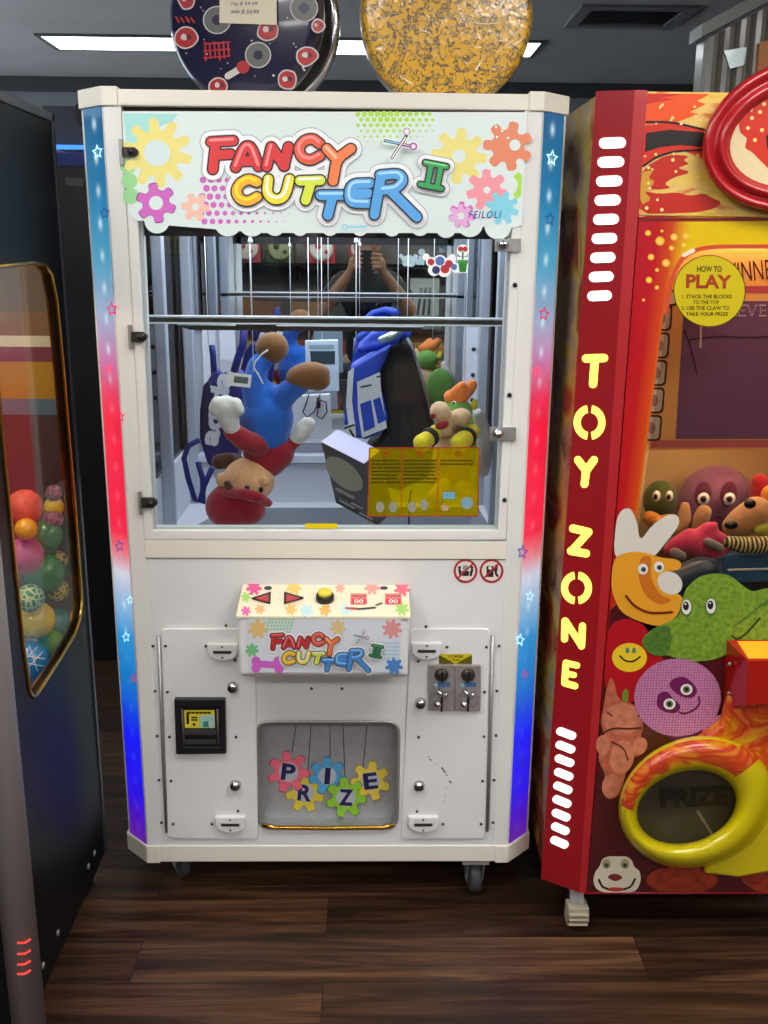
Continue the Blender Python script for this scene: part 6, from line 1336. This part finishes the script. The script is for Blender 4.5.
# ================================================================== SHOP SEEN IN THE MIRROR
Ys = -5.55
def mirr(px, py, y): p = YP(2*YBK-y).at(px, py); return Vector((p.x, y, p.z))
t = thing('counter', 'long wooden shop counter with a dark top seen in the mirror', 'counter', (.0, Ys, 0))
m = MB(); m.box((-2.2, Ys+.35, .06), (2.6, Ys+.9, .98), M('counter_wood', (126, 88, 56), .5, noise=.2, nscale=6)); m.build('counter_body', t, bevel=.004); m = MB(); m.box((-2.25, Ys+.3, .98), (2.65, Ys+.95, 1.02), M('counter_top', (40, 38, 42), .3)); m.build('counter_top', t, bevel=.004)
m = MB(); m.box((-2.15, Ys+.4, 0), (2.55, Ys+.85, .06), BLACK); m.build('plinth', t)
m = MB()
for k in range(6): m.box((-2.1+k*.78, Ys+.895, .14), (-1.45+k*.78, Ys+.91, .9), M('counter_panel', (150, 62, 56) if k % 2 else (186, 140, 70), .5) if False else M(('counter_rose', 'counter_ochre')[k % 2], ((150, 62, 56), (186, 140, 70))[k % 2], .5))
m.build('front_panel', t)
# shelf along the wall with round faced gift boxes
t = thing('wall_shelf', 'dark wall shelf with gift boxes seen in the mirror', 'shelf', (0, Ys-.1, 1.5))
zsf = mirr(300, 263, Ys-.1).z
m = MB(); m.box((-2.4, Ys-.32, zsf-.03), (1.4, Ys, zsf), BLACKM); m.build('shelf_board', t)
m = MB()
for x in (-2.2, -.6, 1.2): m.box((x, Ys-.32, zsf-.16), (x+.03, Ys-.06, zsf-.03), BLACKM)
m.build('bracket', t)
for i, (px, c1, c2, lab) in enumerate(((258, (170, 60, 70), (210, 190, 180), 'red gift box with pale disc on the mirrored shelf by the drink dispenser'), (284, (70, 76, 50), (150, 150, 110), 'olive gift box with a round disc on the mirrored shelf'), (318, (190, 40, 52), (225, 215, 205), 'scarlet gift box with cream disc on the mirrored shelf'), (352, (176, 40, 56), (205, 195, 180), 'crimson gift box with a beige disc on the mirrored shelf'))):
    p = mirr(px, 251, Ys-.1); p.x += (i-1.5)*.07; b_ = thing('gift_box', lab, 'box', (p.x, p.y, zsf), 'gift boxes on the mirrored shelf')
    m = MB(); m.box((p.x-.13, p.y-.12, zsf+.001), (p.x+.13, p.y+.06, zsf+.27), M('gift_%d' % i, c1, .5)); m.build('box_body', b_, bevel=.004)
    m = MB(); o = Vector((p.x, p.y+.06, zsf+.135)); m.lathe([(.115, 0), (.112, .02), (.09, .026), (0, .028)], M('gift_disc_%d' % i, c2, .5), o, (0, 1, 0), 28); m.lathe([(.03, .0285), (.028, .034), (0, .035)], M('gift_%d' % i, c1, .5), o+Vector((-.03, 0, .02)), (0, 1, 0), 14); m.lathe([(.02, .0285), (.018, .034), (0, .035)], M('gift_%d' % i, c1, .5), o+Vector((.05, 0, -.03)), (0, 1, 0), 14); m.build('round_front', b_)
# drinks machine with yellow sign, navy cloth, carton
p = mirr(212, 275, Ys+.5); t = thing('drink_dispenser', 'steel drink dispenser under a yellow sign seen in the mirror', 'dispenser', (p.x, Ys+.55, 1.02))
zz = lambda y: mirr(212, y, Ys+.5).z
zz0 = 1.0205
m = MB(); m.box((p.x-.16, Ys+.45, zz0), (p.x+.16, Ys+.75, zz0+.05), STEEL); m.box((p.x-.16, Ys+.4, zz0), (p.x+.16, Ys+.55, 1.62), M('dispenser_grey', (130, 134, 140), .35)); m.box((p.x-.16, Ys+.4, 1.46), (p.x+.16, Ys+.72, 1.62), M('dispenser_blue', (150, 176, 200), .4, emit=.15)); m.build('dispenser_body', t, bevel=.004)
m = MB()
for k in range(4): m.lathe([(.028, 0), (.03, .16), (.02, .17), (0, .17)], CHROME if k % 2 else BLACK, (p.x-.11+k*.075, Ys+.66, zz0+.051), (0, 0, 1), 14)
m.build('tap', t)
m = MB(); m.box((p.x-.17, Ys+.5, 1.64), (p.x+.17, Ys+.53, 1.76), M('sign_yellow', (196, 180, 30), .5, emit=.2)); m.box((p.x-.15, Ys+.52, 1.62), (p.x+.15, Ys+.53, 1.64), BLACK); sg_ = m.build('yellow_sign', t, 'yellow sign with dark lettering')
m = MB()
for k in range(7): m.box((p.x-.14+k*.04, Ys+.53, 1.67), (p.x-.115+k*.04, Ys+.532, 1.73), BLACK)
m.build('sign_marks', sg_)
p = mirr(308, 284, Ys+.6); t = thing('cardboard_box', 'open tan cardboard box on the mirrored counter', 'box', (p.x, Ys+.6, 1.02))
m = MB(); m.plate([(p.x-.14, Ys+.5, zz0), (p.x+.14, Ys+.5, zz0), (p.x+.14, Ys+.75, zz0), (p.x-.14, Ys+.75, zz0)], [(p.x-.13, Ys+.51, zz0), (p.x+.13, Ys+.51, zz0), (p.x+.13, Ys+.74, zz0), (p.x-.13, Ys+.74, zz0)], (0, 0, .3), M('cardboard', (150, 112, 74), .7)); m.build('box_wall', t)
m = MB(); m.box((p.x-.145, Ys+.75, zz0+.22), (p.x+.145, Ys+.755, zz0+.31), M('cardboard', (150, 112, 74), .7)); m.build('box_flap', t)
p = mirr(262, 282, Ys+.6); t = thing('wooden_tray', 'long brown tray leaning on the mirrored counter', 'tray', (p.x, Ys+.6, 1.02)); m = MB(); p.x -= .04; m.box((p.x-.25, Ys+.55, zz0), (p.x+.2, Ys+.62, zz0+.26), M('tray_brown', (128, 84, 52), .5, noise=.2, nscale=8)); m.build('tray_board', t, bevel=.004); m = MB(); m.box((p.x-.25, Ys+.62, zz0), (p.x+.2, Ys+.70, zz0+.03), M('tray_brown', (128, 84, 52), .5)); m.build('tray_lip', t)
p = mirr(425, 280, Ys+.6); t = thing('poster_stand', 'white framed poster with grey figures seen in the mirror', 'poster', (p.x, Ys+.6, 1.02)); m = MB(); m.box((p.x-.13, Ys+.58, zz0), (p.x+.13, Ys+.6, zz0+.42), M('poster_white', (190, 190, 186), .5)); m.build('poster_board', t); m = MB(); 
for k in range(3): m.tube([(p.x-.06+k*.05, Ys+.602, zz0+.1), (p.x-.03+k*.04, Ys+.602, zz0+.34)], .012, M('poster_grey', (80, 80, 84), .5), 6)
m.build('poster_print', t)
p = mirr(400, 345, Ys+.9); t = thing('arcade_stool', 'red and steel stool by the counter seen in the mirror', 'stool', (p.x, Ys+1.2, 0))
m = MB(); m.lathe([(.16, .0), (.18, .02), (.18, .06), (.16, .08), (0, .085)], M('stool_red', (150, 40, 50), .4), (p.x, Ys+1.3, .66), (0, 0, 1), 28); m.build('seat', t); m = MB(); m.lathe([(.19, 0), (.18, .012), (.03, .03), (.025, .66), (0.025, .665)], CHROME, (p.x, Ys+1.3, 0.001), (0, 0, 1), 24); m.build('pedestal', t)
# ================================================================== PERSON TAKING THE PICTURE (seen in the mirror)
px_, py_ = CAM.x-.01, CAM.y-.40
pe = thing('person', 'person in a black t-shirt holding up a phone, seen in the mirror', 'person', (px_, py_, 0))
SKIN = M('skin', (186, 138, 112), .55, noise=.06, nscale=30); SHIRT = M('shirt_black', (20, 20, 23), .8, bump=.2, bscale=90); JEAN = M('trousers_dark', (34, 38, 52), .8, bump=.2, bscale=150); HAIR = M('hair_dark', (44, 32, 26), .6, bump=.5, bscale=120); SHOE = M('shoe_grey', (70, 70, 74), .6)
L = lambda x, y, z, r: (px_+x, py_+y, z, r)
PZ = CAM.z-.03                                         # phone centre height
m = MB()
m.sphere((px_, py_+.02, 1.70), (.074, .094, .112), SKIN); m.limb([L(0, -.01, 1.60, .055), L(0, -.02, 1.52, .058)], SKIN)
m.limb([L(0, .10, 1.665, .018), L(0, .113, 1.66, .016)], SKIN); m.limb([L(0, .09, 1.63, .04), L(0, .085, 1.61, .035)], SKIN)
for s in (-1, 1):
    m.sphere((px_+s*.076, py_+.01, 1.69), (.012, .02, .032), SKIN)
    m.limb([L(s*.18, -.02, 1.46, .062), L(s*.235, .08, 1.38, .05), L(s*.275, .18, 1.30, .044)], SKIN, .3)
    m.limb([L(s*.275, .18, 1.30, .046), L(s*.19, .26, 1.42, .041), L(s*.1, .335, 1.54, .028)], SKIN, .3)
    m.limb([L(s*.1, .335, 1.54, .028), L(s*.088, .35, 1.575, .032), L(s*.084, .357, 1.60, .030)], SKIN, .3)
    for k in range(4):                                  # four fingers curl round the back of the phone, behind its lens side
        z = PZ+.045-.026*k-.02; ln = (.9, 1., .95, .78)[k]
        m.limb([L(s*.086, .362, z, .0105), L(s*.072, .385, z+.004, .0098), L(s*(.072-.024*ln), .389, z+.006, .009), L(s*(.072-.046*ln), .388, z+.006, .008)], SKIN, .4)
    m.limb([L(s*.088, .35, PZ-.035, .014), L(s*.070, .352, PZ-.005, .0115), L(s*.056, .353, PZ+.02, .010)], SKIN, .4)   # thumb on the screen side
m.limb([L(0, 0, 1.50, .08), L(0, -.01, 1.35, .118), L(0, 0, 1.15, .115), L(0, 0, .98, .125)], SKIN, .4, .72)
for s in (-1, 1): m.limb([L(s*.09, 0, .93, .085), L(s*.10, .01, .52, .056), L(s*.105, -.01, .12, .04), L(s*.11, .10, .05, .035)], SKIN, .4)
m.build('body', pe, remesh=.0055, smooth=3)
m = MB(); m.limb([L(0, -.01, 1.50, .085), L(0, -.01, 1.36, .142), L(0, 0, 1.16, .138), L(0, 0, .96, .148)], SHIRT, .4, .82); m.limb([L(-.12, -.02, 1.45, .08), L(.12, -.02, 1.45, .08)], SHIRT, .4)
for s in (-1, 1): m.limb([L(s*.05, -.01, 1.32, .11), L(s*.10, -.01, 1.40, .095)], SHIRT, .4); m.limb([L(s*.15, -.02, 1.465, .078), L(s*.205, .04, 1.41, .072), L(s*.24, .085, 1.375, .068)], SHIRT, .3)
m.build('t_shirt', pe, 'black t-shirt', remesh=.009, smooth=4)
m = MB(); m.limb([L(0, 0, .98, .14), L(0, 0, .90, .145)], JEAN, .4, .85)
for s in (-1, 1): m.limb([L(s*.085, 0, .90, .098), L(s*.10, .01, .52, .072), L(s*.105, -.01, .09, .062)], JEAN, .35)
m.build('trousers', pe, 'dark trousers', remesh=.009, smooth=4)
m = MB(); m.sphere((px_, py_+.005, 1.725), (.083, .10, .10), HAIR); m.limb([L(0, -.06, 1.66, .05), L(0, -.05, 1.62, .045)], HAIR); m.build('hair', pe, remesh=.006)
for s in (-1, 1): m = MB(); m.limb([L(s*.105, -.03, .045, .043), L(s*.11, .08, .045, .045), L(s*.115, .15, .035, .034)], SHOE, .35); m.build('shoe', pe, remesh=.007)
m = MB()
for s in (-1, 1): m.sphere((px_+s*.03, py_+.103, 1.70), (.013, .008, .008), EW, seg=10, rings=6); m.sphere((px_+s*.03, py_+.110, 1.70), (.006, .004, .006), EB, seg=10, rings=6)
m.build('eyes', pe)
m = MB(); m.sphere((px_, py_+.122, 1.62), (.022, .008, .006), M('lips', (150, 84, 76), .5), seg=10, rings=6); m.build('mouth', pe)
t = thing('phone', 'dark smartphone held up in both hands, seen in the mirror', 'phone', (CAM.x, CAM.y-.02, PZ))
m = MB(); m.box((CAM.x-.05, CAM.y-.022, PZ-.06), (CAM.x+.022, CAM.y-.013, PZ+.055), M('phone_graphite', (44, 44, 48), .3)); m.build('phone_body', t, bevel=.003)
m = MB()
for dx, dz in ((-.035, .04), (-.035, .02)): m.lathe([(0, .003), (.007, .003), (.008, 0)], BLACK, (CAM.x+dx, CAM.y-.013, PZ+dz), (0, 1, 0), 16)
m.build('phone_lens', t)
m = MB(); m.box((CAM.x-.047, CAM.y-.0225, PZ-.056), (CAM.x+.019, CAM.y-.0221, PZ+.051), glow('phone_screen', (120, 130, 150), .5)); m.build('phone_screen', t)
# ================================================================== world
w = bpy.data.worlds.new('world'); SC.world = w; w.use_nodes = True
w.node_tree.nodes['Background'].inputs[0].default_value = (.76, .77, .78, 1); w.node_tree.nodes['Background'].inputs[1].default_value = 6.5
